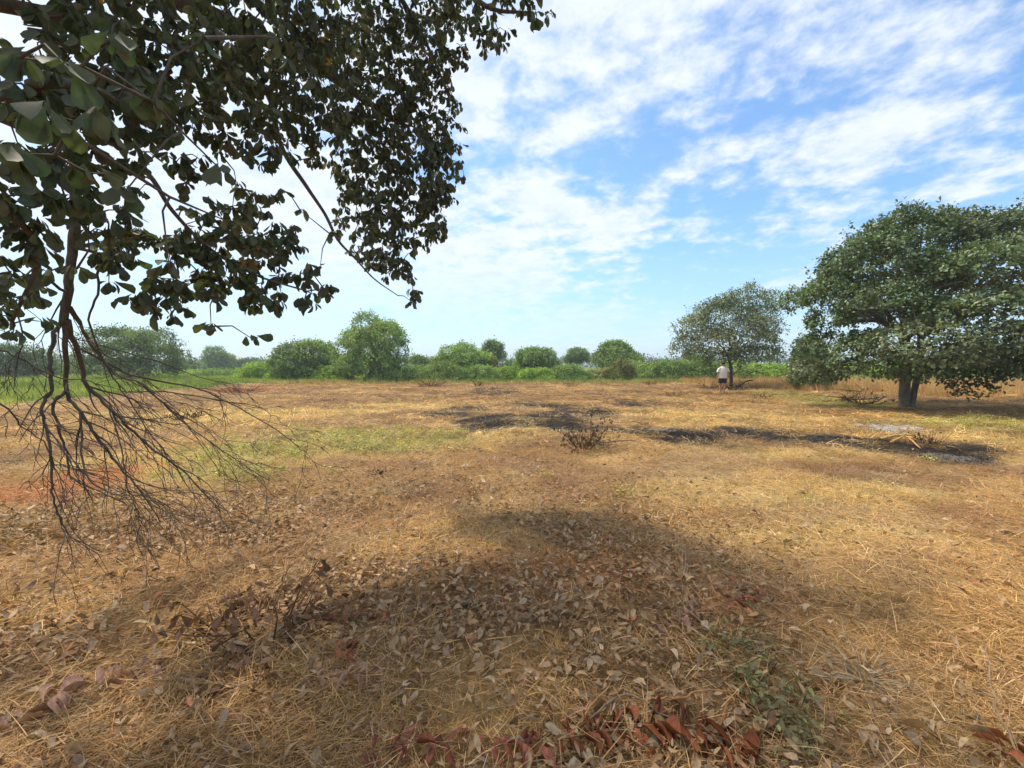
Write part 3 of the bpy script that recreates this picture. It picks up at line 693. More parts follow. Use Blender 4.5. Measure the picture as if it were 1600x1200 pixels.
# the big round tree on the right
def big_tree():
    x0, y0 = gp(1416, 637); z0 = gz1(x0, y0)
    e = link('cashew_tree', None, loc=(x0, y0, z0)); tag(e, 'big round crowned tree on two trunks standing in the dry field', 'tree')
    k = y0 / F                                       # metres per picture row at this distance
    def b(px, py, dy, rx, rz, ry=None): return ((px - 1416) * k, dy, CAMH - z0 + (570 - py) * k, rx * k, (ry or rx) * k, rz * k)
    blobs = [b(1400, 395, 0, 75, 66), b(1345, 430, -.3, 70, 62), b(1460, 388, .3, 85, 60), b(1540, 396, 0, 90, 64), b(1610, 400, .3, 95, 80), b(1680, 450, .4, 80, 75),
             b(1310, 465, .2, 58, 36), b(1296, 508, -.2, 40, 34), b(1330, 490, -1.2, 60, 40), b(1420, 455, -1.8, 80, 50), b(1500, 445, -1.9, 90, 55), b(1590, 460, -1.6, 95, 60),
             b(1410, 505, -2.4, 70, 32), b(1350, 545, -2.2, 70, 34), b(1400, 540, -2.9, 60, 26), b(1310, 560, -1.2, 50, 34), b(1470, 570, -2.2, 55, 28), b(1545, 545, -1.0, 66, 36),
             b(1610, 560, -1.6, 60, 32), b(1488, 562, -.6, 50, 26), b(1494, 590, -.5, 34, 24), b(1494, 612, -.4, 16, 13), b(1660, 550, -1, 80, 50), b(1440, 425, 2.4, 90, 55), b(1550, 440, 2.6, 100, 55), b(1340, 465, 2.2, 60, 40),
             b(1480, 490, 1.8, 90, 30), b(1580, 520, -2.6, 60, 26), b(1290, 580, .5, 40, 20), b(1335, 572, -1.0, 58, 26), b(1375, 575, -1.4, 40, 18), b(1300, 545, .2, 50, 30)]
    blobs = [(bb[0], bb[1], bb[2], bb[3] * (.9 if i < 12 else 1), bb[4], bb[5] * (.88 if i < 12 else 1)) for i, bb in enumerate(blobs)]
    low = np.array([-.65 if bb[2] < 2.6 else -.12 for bb in blobs]); P, U, K = shell_points(blobs, 12500, zmin=low, inner=.26)
    mb = MB(); crown_leaves(mb, P, U, K, 8, .120, .6, PAL_CASHEW * C(2.05, 2.1, 2.1), T_MID, .35, .11, flat=.8)
    mb.build('crown', M_LEAF, e)
    def trunk(pts, r0, r1, k_=5):
        mb = MB(); pt = catmull(pts, k_); n = len(pt); rr = np.linspace(r0, r1, n) * (1 + .06 * np.sin(np.arange(n) * 1.7))
        rr[0] *= 1.35; rr[1] *= 1.12
        mb.tube(pt, rr, 14); mb.build('trunk', M_BARK, e, True); return pt
    t1 = trunk([(-.08, 0, -.15), (-.07, .02, .6), (-.08, 0, 1.6), (-.12, .05, 2.6)], .175, .165)
    t2 = trunk([(.17, .0, -.15), (.27, .03, .5), (.39, .02, 1.3), (.52, .1, 2.7)], .112, .095)
    nodes = [*t1[-4:], *t2[-4:]]
    for i, bb in enumerate(blobs[:20] + blobs[22:26]):
        src = t1[-1] if (bb[0] < .5) else t2[-1]
        if bb[2] < 3: src = (t1 if bb[0] < .5 else t2)[-5]
        pt = limb_path(src, bb[:3], .18, 9); mb = MB(); mb.tube(pt, np.linspace(.11 if i < 12 else .06, .02, len(pt)), 6, cap=False)
        mb.build('limb', M_BARK, e, True); nodes += list(pt[3:])
    mb = MB(); s = rng.choice(len(P), 900, replace=False); grow(nodes, None, P[s], mb, .022, .005, 3)
    o = mb.build('twigs', M_BARK, e); tag(o, kind='stuff')
big_tree()

def thin_tree():
    x0, y0 = gp(1140, 606); z0 = gz1(x0, y0)
    e = link('small_cashew_tree', None, loc=(x0, y0, z0)); tag(e, 'smaller thin crowned tree right beside the walking person', 'tree')
    k = y0 / F
    def b(px, py, dy, rx, rz, ry=None): return ((px - 1140) * k, dy, CAMH - z0 + (570 - py) * k, rx * k, (ry or rx) * k, rz * k)
    blobs = [b(1165, 478, 0, 42, 30), b(1190, 500, .3, 30, 34), b(1125, 495, -.3, 42, 30), b(1090, 515, 0, 36, 26), b(1070, 540, -.4, 26, 16), b(1110, 540, -1, 45, 24), b(1150, 525, -1.2, 45, 30),
             b(1190, 540, -.2, 26, 20), b(1165, 555, -.9, 38, 16), b(1120, 560, -.8, 36, 14), b(1150, 500, 1.4, 60, 35), b(1200, 522, .6, 16, 12), b(1062, 548, .2, 16, 12), b(1088, 553, -.2, 24, 12)]
    P, U, K = shell_points(blobs, 3900, zmin=-.6, inner=.6)
    mb = MB(); crown_leaves(mb, P, U, K, 6, .15, .55, PAL_CASHEW * C(2.6, 2.5, 2.7), T_LO, .45, .16, flat=.6)
    mb.build('crown', M_LEAF, e)
    mb = MB(); pt = catmull([(.12, 0, -.15), (.1, .02, .7), (.02, 0, 1.5), (-.1, .05, 2.2)], 4); mb.tube(pt, np.linspace(.12, .09, len(pt)), 9); mb.build('trunk', M_BARKD, e, True)
    nodes = list(pt[-3:])
    for i, bb in enumerate(blobs):
        p2 = limb_path(pt[-1 - (i % 3)], bb[:3], .15, 9); mb = MB(); mb.tube(p2, np.linspace(.055, .012, len(p2)), 5, cap=False); mb.build('limb', M_BARKD, e, True); nodes += list(p2[3:])
    mb = MB(); s = rng.choice(len(P), 500, replace=False); grow(nodes, None, P[s], mb, .02, .006, 3); o = mb.build('twigs', M_BARKD, e); tag(o, kind='stuff')
    mb = MB(); p2 = catmull([(.12, .0, .75), (.5, -.1, 1.2), (.8, -.1, 1.7)], 4); mb.tube(p2, np.linspace(.035, .02, len(p2)), 5); mb.build('limb', M_BARKD, e, True)
thin_tree()

# ------------------------------------------------------------------ the overhanging tree on the left
def near_tree():
    base = Vector((-5.3, .1, 0)); e = link('overhanging_tree', None, loc=base)
    tag(e, 'large tree whose dark leafy boughs and bare hanging twigs reach in from the side', 'tree')
    b0 = np.array(base); A = lambda px, py, d: np.array(at(px, py, d)) - b0
    W = lambda x, y, z: np.array((x, y, z), float) - b0
    # trunk
    mb = MB(); tp = catmull([W(-5.3, .1, -.2), W(-5.25, .15, .8), W(-5.1, .3, 1.6), W(-4.9, .55, 2.3)], 5)
    rr = np.linspace(.30, .22, len(tp)); rr[0] = .42; rr[1] = .36; mb.tube(tp, rr, 14); mb.build('trunk', M_BARK, e, True)
    top = tp[-1]; low = tp[-4]
    limbs = [
        ([top, W(-4.2, 2.0, 3.9), W(-3.2, 3.6, 4.7), A(470, 90, 4.9), A(560, 150, 5.2), A(640, 200, 5.5)], .13, .02),
        ([W(-3.2, 3.6, 4.7), A(400, 120, 4.6), A(440, 230, 4.6), A(478, 290, 4.6), A(508, 335, 4.75), A(528, 375, 4.8), A(556, 405, 4.9), A(585, 436, 5.1), A(622, 462, 5.2)], .030, .005),
        ([top, W(-3.9, 1.6, 3.2), A(140, 190, 2.7), A(230, 270, 2.8), A(270, 330, 2.9), A(330, 390, 3.1), A(400, 430, 3.3), A(480, 455, 3.5)], .022, .006),
        ([top, W(-3.9, 1.6, 3.2), A(260, 60, 3.1), A(350, 110, 3.4), A(430, 150, 3.9)], .06, .015),
        ([W(-3.2, 3.6, 4.7), A(560, -60, 5.0), A(640, 20, 5.3), A(690, 120, 5.6)], .06, .012),
        ([top, W(-3.6, 1.9, 4.4), A(500, -180, 4.0), A(680, -60, 4.3), A(760, 10, 4.4), A(830, 20, 4.4)], .07, .010),
        ([low, W(-4.0, 1.0, 2.2), A(-60, 160, 1.9), A(60, 130, 1.8), A(150, 140, 2.0), A(210, 180, 2.2)], .045, .010),
        ([W(-4.0, 1.0, 2.2), A(-80, 300, 2.0), A(10, 330, 2.1), A(60, 400, 2.3), A(20, 500, 2.4)], .03, .008),
        ([top, W(-4.4, 1.6, 4.5), W(-3.4, 2.6, 6.0), W(-2.2, 4.0, 6.8), W(-1.2, 4.8, 6.9)], .12, .02),
        ([W(-4.4, 1.6, 4.5), W(-3.2, .6, 5.6), W(-1.8, .4, 6.2), W(-.4, 1.2, 6.4)], .09, .02),
                ([top, W(-5.6, .2, 4.0), W(-6.4, -.6, 5.4), W(-6.8, -1.4, 6.2)], .11, .02),
        ([top, W(-5.4, 1.6, 4.0), W(-5.6, 3.2, 5.2)], .09, .02)]
    nodes = []
    for pts, r0, r1 in limbs:
        pt = catmull(pts, 6); mb = MB(); mb.tube(pt, np.linspace(r0, r1, len(pt)), 8); mb.build('limb', M_BARKD, e, True); nodes += list(pt[6:])
    # leaf masses (picture position, distance, half width, half height in picture rows)
    S = [(640, 55, 5.6, 95, 85), (560, 60, 5.2, 110, 85), (655, 170, 5.6, 72, 72), (600, 195, 5.4, 95, 75), (672, 262, 5.6, 60, 52), (612, 295, 5.4, 80, 58), (565, 245, 5.3, 66, 66), (645, 345, 5.6, 52, 42),
         (600, 375, 5.5, 58, 42), (560, 330, 5.1, 48, 46), (690, 230, 5.7, 40, 60), (575, 400, 5.1, 34, 26), (680, 330, 5.7, 36, 40), (625, 425, 5.4, 36, 24), (646, 462, 5.4, 18, 16), (500, 120, 4.6, 90, 80), (690, 60, 5.0, 50, 50),
         (450, 45, 4.2, 110, 80), (430, 140, 4.0, 105, 75), (475, 195, 4.3, 75, 55), (350, 55, 3.4, 115, 85), (330, 165, 3.2, 105, 70), (385, 235, 3.4, 55, 35), (250, 75, 2.8, 120, 95), (230, 170, 2.6, 90, 50),
         (120, 50, 2.2, 125, 90), (55, 170, 1.9, 95, 85), (165, 165, 2.2, 90, 66), (35, 290, 2.0, 75, 66), (120, 275, 2.3, 58, 60), (60, 370, 2.2, 60, 40), (150, 345, 2.5, 50, 40),
         (225, 385, 3.0, 75, 42), (330, 400, 3.2, 88, 56), (295, 450, 3.2, 64, 36), (415, 415, 3.5, 80, 46), (475, 450, 3.6, 48, 32), (385, 465, 3.4, 56, 28), (340, 335, 3.1, 56, 36), (235, 460, 3.0, 40, 34), (430, 355, 3.6, 40, 24),
         (385, 320, 3.8, 44, 36), (300, 262, 3.0, 38, 26), (185, 250, 2.5, 36, 30), (445, 385, 3.8, 36, 26), (180, 400, 2.8, 40, 30), (20, 430, 2.3, 34, 50), (5, 505, 2.4, 18, 40), (725, 25, 4.4, 50, 38), (770, 50, 4.4, 34, 34), (838, 18, 4.3, 26, 36), (800, -20, 4.3, 50, 30),
         (200, -130, 2.8, 260, 110), (450, -130, 4.0, 220, 110), (650, -110, 5.0, 150, 90), (60, -120, 2.2, 160, 110)]
    allP = []
    for (px, py, d, rx, ry) in S:
        c = A(px, py, d); sx = rx * d / F; sz = ry * d / F; sy = .75 * (sx + sz) / 2
        n = max(3, int(98 * math.pi * sx * sz * (1.0 if d > 3 else 1.25)))
        u = rand_unit(n) * (rng.random(n) ** .40)[:, None]; allP.append(c + u * np.array([sx, sy, sz]))
    for (px, py, d) in [(200, 470, 2.9), (232, 482, 2.9), (272, 498, 3.0), (262, 470, 3.0), (392, 528, 3.2), (60, 455, 2.6), (30, 470, 2.5), (120, 420, 2.6), (170, 445, 2.8), (185, 420, 2.8), (62, 502, 2.5), (330, 510, 3.1), (75, 425, 2.5),
                        (440, 300, 4.0), (500, 420, 4.5), (515, 365, 4.6), (470, 330, 4.4), (215, 300, 2.8), (265, 245, 2.9), (290, 290, 3.0)]: allP.append(A(px, py, d)[None])
    for (px, py, d) in [(75, 175, 1.2), (150, 180, 1.3), (135, 270, 1.4), (195, 300, 1.6), (350, 270, 1.9), (265, 420, 2.2), (110, 110, 1.35), (240, 160, 1.7), (20, 240, 1.25), (320, 60, 1.8), (30, 90, 1.4), (180, 60, 1.5), (430, 60, 2.2), (365, 350, 2.3)]:
        allP.append(A(px, py, d)[None])
    vis = np.concatenate(allP)
    # the crown goes on above and behind
    top_b = [(-2.4, 4.0, 6.9, 1.6, 1.3, .9), (-3.6, 2.6, 6.8, 1.5, 1.4, 1.0), (-1.6, 2.8, 7.0, 1.6, 1.3, .9), (-2.4, .6, 6.4, 1.7, 1.4, .9), 
             (-4.6, .6, 6.6, 1.6, 1.5, 1.1), (-6.6, -.9, 6.0, 1.5, 1.5, 1.0), (-5.6, 3.2, 5.6, 1.2, 1.0, .8), (-4.2, -1.4, 6.0, 1.6, 1.4, .9), (-2.0, -1.2, 6.0, 1.5, 1.2, .8)]
    hid, U, K = shell_points([(x - b0[0], y - b0[1], z, a, b, c) for x, y, z, a, b, c in top_b], 720, zmin=-.3)
    # leaves of the visible clusters, seven or eight to a twig end, drooping
    per = 8; n = len(vis); P = np.repeat(vis, per, axis=0); m = len(P)
    out = rand_unit(m); out[:, 2] *= .5
    P = P + out * .045 * rng.random((m, 1)) + np.array([0, 0, .02])
    D = out * .52 + np.array([0, 0, -.80]) + rng.normal(size=(m, 3)) * .22
    Nn = out * .5 + np.array([0, 0, .6]) + rand_unit(m) * .7
    L = np.clip(.074 + rng.normal(size=m) * .021, .03, .14)
    pal = np.array([(.045, .066, .034), (.060, .076, .040), (.075, .070, .040), (.085, .068, .038), (.042, .060, .040), (.11, .085, .045), (.28, .17, .06)])
    cl = rng.choice(7, n, p=[.32, .27, .16, .07, .14, .03, .01]); pal = pal * C(1.6, 1.65, 1.7); c = pal[np.repeat(cl, per)] * .6 + pal[rng.choice(7, m, p=[.32, .27, .16, .07, .14, .03, .01])] * .4
    c = c * np.clip(1 + rng.normal(size=(m, 1)) * .2, .5, 1.6)
    wp = P + b0; cz = wp[:, 1]; size = L / np.maximum(cz, .5)
    inview = (cz > .8) & (np.abs(wp[:, 0]) < 1.17 * cz) & ((wp[:, 2] - CAMH) < .82 * cz)
    order = np.argsort(-(size * inview)); first = order[:300]; rest = order[300:]
    mb = MB()
    near_ = wp[rest][:, 1] < 3.3
    for k in range(10):
        s = rest[near_][k::10]; mb.leaves(P[s], D[s], Nn[s], L[s], .46 + .18 * rng.random(len(s)), np.clip(c[s], .01, .8), T_HI[k])
        s = rest[~near_][k::10]; mb.leaves(P[s], D[s], Nn[s], L[s], .44 + .18 * rng.random(len(s)), np.clip(c[s], .01, .8), T_5[k])
    crown_leaves(mb, hid, U, K, 8, .15, .6, PAL_CASHEW, T_MID, .4, .12)
    o = mb.build('crown', M_NEAR, e, True); tag(o, kind='stuff')
    metas = []
    for k in range(30):
        m2 = MB(); m2.leaves([[0, 0, 0]], [[1, 0, 0]], [[0, 0, 1]], 1.0, .56 + .12 * random.random(), pal[[0, 1, 4, 0, 1, 4, 2, 0, 1, 4][k % 10]] * random.uniform(.8, 1.25), T_HI[(k * 7) % 10]); metas.append(m2.mesh('leaf', [M_NEAR], True))
    for i in first:
        d = Vector(D[i]).normalized(); s = Vector(Nn[i]).cross(d).normalized(); nn = d.cross(s)
        q = bpy.data.objects.new('leaf', metas[int(rng.integers(30))]); COL.objects.link(q); q.parent = e
        q.matrix_local = Matrix.Translation(P[i]) @ Matrix((d, s, nn)).transposed().to_4x4() @ Matrix.Scale(L[i], 4)
    mb = MB(); grow(nodes, None, vis, mb, .011, .0025, 4, sag=.12, wig=.09); s = rng.choice(len(hid), 500, replace=False); grow(nodes, None, hid[s], mb, .015, .004, 3)
    o = mb.build('twigs', M_BARKD, e); tag(o, kind='stuff')
    # bare hanging branches
    def side_twigs(mb, pt, r, n, L, depth, t0=.25):
        pt = np.asarray(pt); m = len(pt)
        for _ in range(n):
            i = min(m - 2, int(m * (t0 + (1 - t0) * rng.random()))); p = pt[i]; tan = pt[i + 1] - pt[i]; tan /= np.linalg.norm(tan) + 1e-9
            dr = tan * .8 + rng.normal(size=3) * np.array([.42, .5, .3]) + np.array([.22, 0, -.14]); dr /= np.linalg.norm(dr)
            l = L * (.45 + .8 * rng.random()); q = [p]; st = 6
            for k in range(st):
                dr = dr + rng.normal(size=3) * .16 + np.array([0.02, 0, -.08]); dr /= np.linalg.norm(dr); nx = q[-1] + dr * l / st
                if nx[2] < .12: break
                q.append(nx)
            if len(q) < 3: continue
            r_i = r * (1 - .75 * i / m)
            mb.tube(q, np.linspace(max(.0022, r_i * .6), .0014, len(q)), 4)
            if depth: side_twigs(mb, q, max(.003, r_i * .55), int(1 + rng.random() * 2.4), L * .55, depth - 1, .2)
    H = [
        ([(118, 300, 2.9), (114, 385, 3.0), (107, 440, 3.0), (101, 505, 3.0)], .046, .036, 5, .5),
        ([(102, 490, 3.0), (83, 530, 2.95), (79, 575, 2.9), (82, 610, 2.9), (66, 632, 2.85), (72, 665, 2.85), (79, 705, 2.8), (82, 760, 2.8), (92, 802, 2.8), (112, 840, 2.8), (160, 862, 2.8)], .022, .004, 10, .42),
        ([(101, 500, 3.0), (104, 560, 3.05), (104, 612, 3.1), (126, 642, 3.1), (150, 680, 3.1), (182, 722, 3.1), (218, 765, 3.1), (250, 815, 3.1)], .026, .005, 12, .45),
        ([(104, 608, 3.1), (84, 632, 3.0), (92, 670, 3.0), (104, 705, 3.0), (112, 745, 2.95), (150, 765, 2.95), (195, 785, 2.9)], .016, .004, 9, .38),
        ([(106, 500, 3.0), (124, 560, 3.2), (136, 602, 3.3), (170, 636, 3.3), (202, 668, 3.3), (242, 704, 3.35), (292, 742, 3.4), (345, 800, 3.4)], .028, .005, 14, .5),
        ([(110, 480, 3.0), (140, 535, 3.4), (180, 585, 3.5), (222, 600, 3.5), (275, 650, 3.6), (330, 692, 3.6), (420, 752, 3.7)], .018, .004, 12, .5),
        ([(125, 545, 3.4), (205, 585, 3.6), (300, 605, 3.8), (356, 628, 3.9), (432, 672, 4.0), (470, 702, 4.0), (480, 716, 4.0)], .014, .003, 7, .4),
        ([(200, 612, 3.5), (270, 613, 3.7), (350, 626, 3.9), (400, 635, 4.0), (440, 655, 4.1)], .009, .003, 4, .3),
        ([(140, 535, 3.3), (230, 560, 3.5), (275, 575, 3.6), (320, 592, 3.8), (366, 600, 3.9)], .008, .003, 3, .3),
        ([(155, 400, 2.9), (153, 450, 2.95), (140, 500, 3.0), (160, 560, 3.1), (190, 610, 3.2), (230, 670, 3.3), (265, 715, 3.3)], .013, .003, 10, .42),
        ([(101, 455, 2.9), (60, 430, 2.7), (20, 440, 2.6), (-30, 470, 2.5)], .015, .006, 7, .35),
        ([(-20, 540, 2.5), (30, 560, 2.6), (90, 590, 2.7), (150, 600, 2.8), (200, 640, 2.9)], .008, .003, 8, .35),
        ([(-20, 615, 2.6), (12, 640, 2.7), (35, 668, 2.8), (70, 692, 2.8), (85, 735, 2.8)], .009, .004, 5, .32),
        ([(25, 470, 2.6), (35, 540, 2.6), (22, 590, 2.6), (30, 640, 2.6)], .007, .002, 6, .3),
        ([(170, 636, 3.3), (190, 700, 3.2), (200, 760, 3.1), (215, 800, 3.1), (220, 830, 3.1)], .009, .003, 7, .35),
        ([(126, 642, 3.1), (128, 700, 3.0), (140, 750, 2.9), (175, 770, 2.9), (240, 790, 2.95)], .012, .003, 8, .38)]
    for pts, r0, r1, nt, L in H:
        pt = catmull([A(*p) for p in pts], 5); pt[1:] += rng.normal(size=(len(pt) - 1, 3)) * .004
        mb = MB(); mb.tube(pt, np.linspace(r0 * .66, r1 * .7, len(pt)), 7); br = mb.build('bare_branch', M_BARKD, e, True)
        mb = MB(); side_twigs(mb, pt, r0 * .62, int(nt * 1.25), L * 1.12, 2); o = mb.build('twigs', M_BARKD, br); tag(o, kind='stuff')
    # where the hanging branch leaves the crown
    mb = MB(); pt = catmull([top, W(-4.3, 1.6, 3.3), A(60, 200, 2.6), A(118, 300, 2.9)], 6); mb.tube(pt, np.linspace(.085, .046, len(pt)), 8); mb.build('limb', M_BARKD, e, True)
near_tree()

# ------------------------------------------------------------------ the walking person
def person():
    x0, y0 = gp(1129, 617); z0 = gz1(x0, y0)
    e = link('person', None, loc=(x0, y0, z0)); e.rotation_euler = (0, 0, R(-6)); tag(e, 'person in a cream T-shirt and dark shorts walking away towards the thin crowned tree', 'person')
    J = {}; ed = []
    def j(n, p, r, par=None):
        J[n] = (p, r)
        if par: ed.append((par, n))
    j('pelvis', (0, 0, .93), (.15, .12)); j('waist', (0, -.01, 1.08), (.15, .12), 'pelvis'); j('chest', (0, 0, 1.28), (.16, .11), 'waist'); j('neckb', (0, .01, 1.46), (.065, .06), 'chest')
    j('neck', (0, .03, 1.53), (.055, .055), 'neckb'); j('skull', (0, .05, 1.62), (.078, .092), 'neck'); j('crown_', (0, .04, 1.69), (.06, .07), 'skull'); j('nose', (0, .155, 1.60), (.014, .014), 'skull')
    for s, n in ((-1, 'l'), (1, 'r')):
        j('ear' + n, (s * .088, .03, 1.61), (.014, .022), 'skull')
        j('sh' + n, (s * .175, 0, 1.405), (.05, .05), 'chest'); j('el' + n, (s * .265, -.03 + s * .02, 1.15), (.043, .043), 'sh' + n); j('wr' + n, (s * .275, .05 + s * .05, .92), (.028, .026), 'el' + n)
        hx, hy = s * .275, .065 + s * .06
        j('pm' + n, (hx, hy, .85), (.022, .034), 'wr' + n)
        for q, (dy, l) in enumerate(((-.030, .062), (-.010, .075), (.010, .080), (.030, .070))):
            j('f%d' % q + n, (hx, hy + dy, .815), (.0095, .0095), 'pm' + n); j('g%d' % q + n, (hx - s * .006, hy + dy * 1.1, .815 - l * .55), (.009, .009), 'f%d' % q + n); j('h%d' % q + n, (hx - s * .022, hy + dy * 1.1, .815 - l), (.008, .008), 'g%d' % q + n)
        j('t1' + n, (hx - s * .012, hy + .045, .86), (.011, .011), 'wr' + n); j('t2' + n, (hx - s * .02, hy + .06, .815), (.0095, .0095), 't1' + n)
    # right leg carries, left leg swings forward
    for n, hip, kn, an, hl, to in (('r', (.10, 0, .88), (.10, .03, .49), (.07, -.02, .09), (.07, -.06, .045), (.085, .14, .03)), ('l', (-.10, 0, .88), (-.08, .17, .51), (-.05, .16, .14), (-.05, .10, .10), (-.055, .30, .06))):
        j('hp' + n, hip, (.098, .10), 'pelvis'); j('kn' + n, kn, (.062, .064), 'hp' + n); j('cf' + n, tuple((np.array(kn) * .62 + np.array(an) * .38) + C(0, -.02, 0)), (.06, .062), 'kn' + n); j('an' + n, an, (.038, .04), 'cf' + n)
        j('hl' + n, hl, (.036, .036), 'an' + n); j('to' + n, to, (.04, .022), 'an' + n)
    names = list(J); me = bpy.data.meshes.new('body'); me.from_pydata([J[n][0] for n in names], [(names.index(a), names.index(b)) for a, b in ed], [])
    skin = solid_mat('skin', (.40, .22, .15), (.47, .27, .19), 6, .6, .05); me.materials.append(skin)
    b = link('body', me, e); md = b.modifiers.new('skin', 'SKIN'); md.use_smooth_shade = True
    for i, n in enumerate(names):
        me.skin_vertices[0].data[i].radius = J[n][1]; me.skin_vertices[0].data[i].use_root = (n == 'pelvis')
    sd = b.modifiers.new('sub', 'SUBSURF'); sd.levels = 2; sd.render_levels = 2
    def loft(mb, rings, seg=20):
        V = []; th = np.arange(seg) * 2 * math.pi / seg
        for (cx, cy_, cz, rx, ry, tx, ty) in rings: V += [(cx + rx * math.cos(t), cy_ + ry * math.sin(t), cz + tx * rx * math.cos(t) + ty * ry * math.sin(t)) for t in th]
        i = np.arange(len(rings) - 1)[:, None] * seg; k = np.arange(seg)[None]; m = (k + 1) % seg
        mb.add(V, [np.stack([i + k, i + m, i + seg + m, i + seg + k], -1).reshape(-1, 4)])
    cloth = solid_mat('cream_cotton', (.66, .62, .55), (.78, .74, .67), 5, .9, .5, (1, 1, 2.5), bdist=.03); dark = solid_mat('dark_shorts_cloth', (.030, .026, .032), (.055, .048, .055), 9, .9, .3, bdist=.02)
    mb = MB(); loft(mb, [(0, -.01, .86, .215, .165, 0, 0), (0, -.015, .93, .215, .17, 0, 0), (0, -.02, 1.05, .212, .172, 0, 0), (0, -.015, 1.18, .21, .165, 0, 0), (0, 0, 1.30, .215, .15, 0, 0), (0, .0, 1.39, .205, .125, 0, 0), (0, .005, 1.445, .145, .09, 0, 0), (0, .012, 1.475, .085, .072, 0, .1), (0, .015, 1.485, .072, .066, 0, .1)])
    for s in (-1, 1): loft(mb, [(s * .14, 0, 1.395, .055, .085, 0, 0), (s * .185, 0, 1.415, .078, .092, -s * .6, 0), (s * .235, -.01, 1.31, .078, .085, -s * .45, 0), (s * .265, -.015 + s * .01, 1.20, .074, .08, -s * .3, 0)], 14)
    mb.build('t_shirt', cloth, e, True)
    mb = MB(); loft(mb, [(0, -.005, .99, .185, .145, 0, 0), (0, -.01, .92, .20, .16, 0, 0), (0, -.01, .84, .205, .16, 0, 0), (0, .0, .79, .20, .14, 0, 0)])
    for s, fy in ((-1, .09), (1, .02)): loft(mb, [(s * .095, 0, .90, .105, .135, 0, 0), (s * .10, fy * .4, .76, .112, .125, 0, 0), (s * .098, fy, .60, .108, .115, 0, 0)], 16)
    mb.build('shorts', dark, e, True)
    mb = MB(); V = []; seg, rg = 18, 9
    for a in range(rg + 1):
        ph = a / rg * R(118)
        for q in range(seg):
            t = q / seg * 6.283; V.append((.092 * math.sin(ph) * math.cos(t), .04 - .012 + .105 * math.sin(ph) * math.sin(t) * (.86 if math.sin(t) > 0 else 1), 1.635 + .102 * math.cos(ph) - (.0 if math.sin(t) < .3 else -.045) * math.sin(ph)))
    i = np.arange(rg)[:, None] * seg; k = np.arange(seg)[None]; mb.add(V, [np.stack([i + k, i + seg + k, i + seg + (k + 1) % seg, i + (k + 1) % seg], -1).reshape(-1, 4)])
    mb.build('hair', solid_mat('hair', (.012, .010, .009), (.03, .026, .022), 60, .6, .4), e, True)
    for s in (-1, 1):
        mb = MB(); pts = [(s * .032, .128, 1.628), (s * .032, .136, 1.628)]; mb.tube(pts, [.011, .007], 8, (.05, .04, .03)); mb.build('eye', M_STICK, e)
    for hl, to in (((.07, -.075, .022), (.09, .17, .012)), ((-.05, .085, .072), (-.06, .33, .035))):
        mb = MB(); a, b_ = np.array(hl), np.array(to)
        loft_p = [a, a * .75 + b_ * .25, a * .35 + b_ * .65, b_]; mb.tube(loft_p, [.038, .04, .048, .03], 10); o = mb.build('sandal', solid_mat('sandal', (.35, .27, .22), (.5, .4, .34), 9, .8, .1), e, True); o.scale = (1, 1, .55)
person()

# ------------------------------------------------------------------ things lying in the field
G3 = lambda px, py, h=0.: np.array((*gp(px, py), gz1(*gp(px, py)) + h))
def stick(name, label, pts, r0, r1, col=(1, 1, 1), lift=.02, group=None, cat='stick', knots=.004, forks=0):
    P = [np.array((*gp(a, b), gz1(*gp(a, b)) + lift + (c[0] if c else 0))) for a, b, *c in pts]; o0 = P[0].copy()
    pt = catmull([p - o0 for p in P], 5); pt[1:-1] += rng.normal(size=(len(pt) - 2, 3)) * knots
    mb = MB(); rr = np.linspace(r0, r1, len(pt)) * (1 + rng.normal(size=len(pt)) * .07); mb.tube(pt, rr, 8, col)
    for _ in range(forks):
        i = rng.integers(len(pt) // 3, len(pt) - 1); d = rng.normal(size=3) * C(1, 1, .35) ; d[2] = abs(d[2]) * .6; d /= np.linalg.norm(d); l = np.linalg.norm(pt[-1] - pt[0]) * .25
        mb.tube([pt[i], pt[i] + d * l * .5, pt[i] + d * l + C(0, 0, .01)], [r1, r1 * .7, r1 * .4], 5, col)
    return tag(mb.build(name, M_STICK, None, True, o0), label, cat, group)
stick('broken_branch', 'short thick grey piece of branch lying in the leaf litter', [(704, 946), (735, 943), (766, 946)], .022, .015, (.75, .68, .6), .03, forks=1)
stick('fallen_stick', 'straight pale stick with bark ends lying among dead leaves below the shrivelled dead plant', [(268, 1066), (320, 1072), (372, 1074), (402, 1066)], .010, .006, (1.2, 1.0, .8), .035)
stick('dry_stick', 'long orange dry stem arching over the red fern like frond', [(1000, 1108), (1050, 1114, .03), (1100, 1106, .05), (1152, 1098, .03)], .005, .004, (1.7, 1.05, .5), .05)
stick('thin_twig', 'thin grey twig running beside the red frond', [(900, 1150), (975, 1112, .05), (1030, 1140, .04), (1090, 1162, .03), (1140, 1178, .02)], .005, .003, (.9, .75, .65), .04)
stick('dry_stick', 'forked orange dry stem between the red fronds and the green weed', [(880, 1175), (930, 1120, .04), (962, 1105, .05), (990, 1180, .03)], .004, .003, (1.5, .95, .45), .04, forks=2)
stick('thin_twig', 'slender brown twig lying beyond the broken branch piece', [(722, 845), (745, 862), (766, 882)], .006, .004, (.8, .7, .6), .02)
stick('thin_twig', 'bent pale twig near the middle of the bare patch', [(560, 742), (585, 748), (600, 758)], .010, .006, (1.3, 1.1, .8), .03)
stick('long_stick', 'long grey stick poking out of the dead weed clump', [(912, 702), (945, 700, .05), (975, 699, .06), (992, 697, .05)], .022, .010, (1.1, .95, .75), .04)
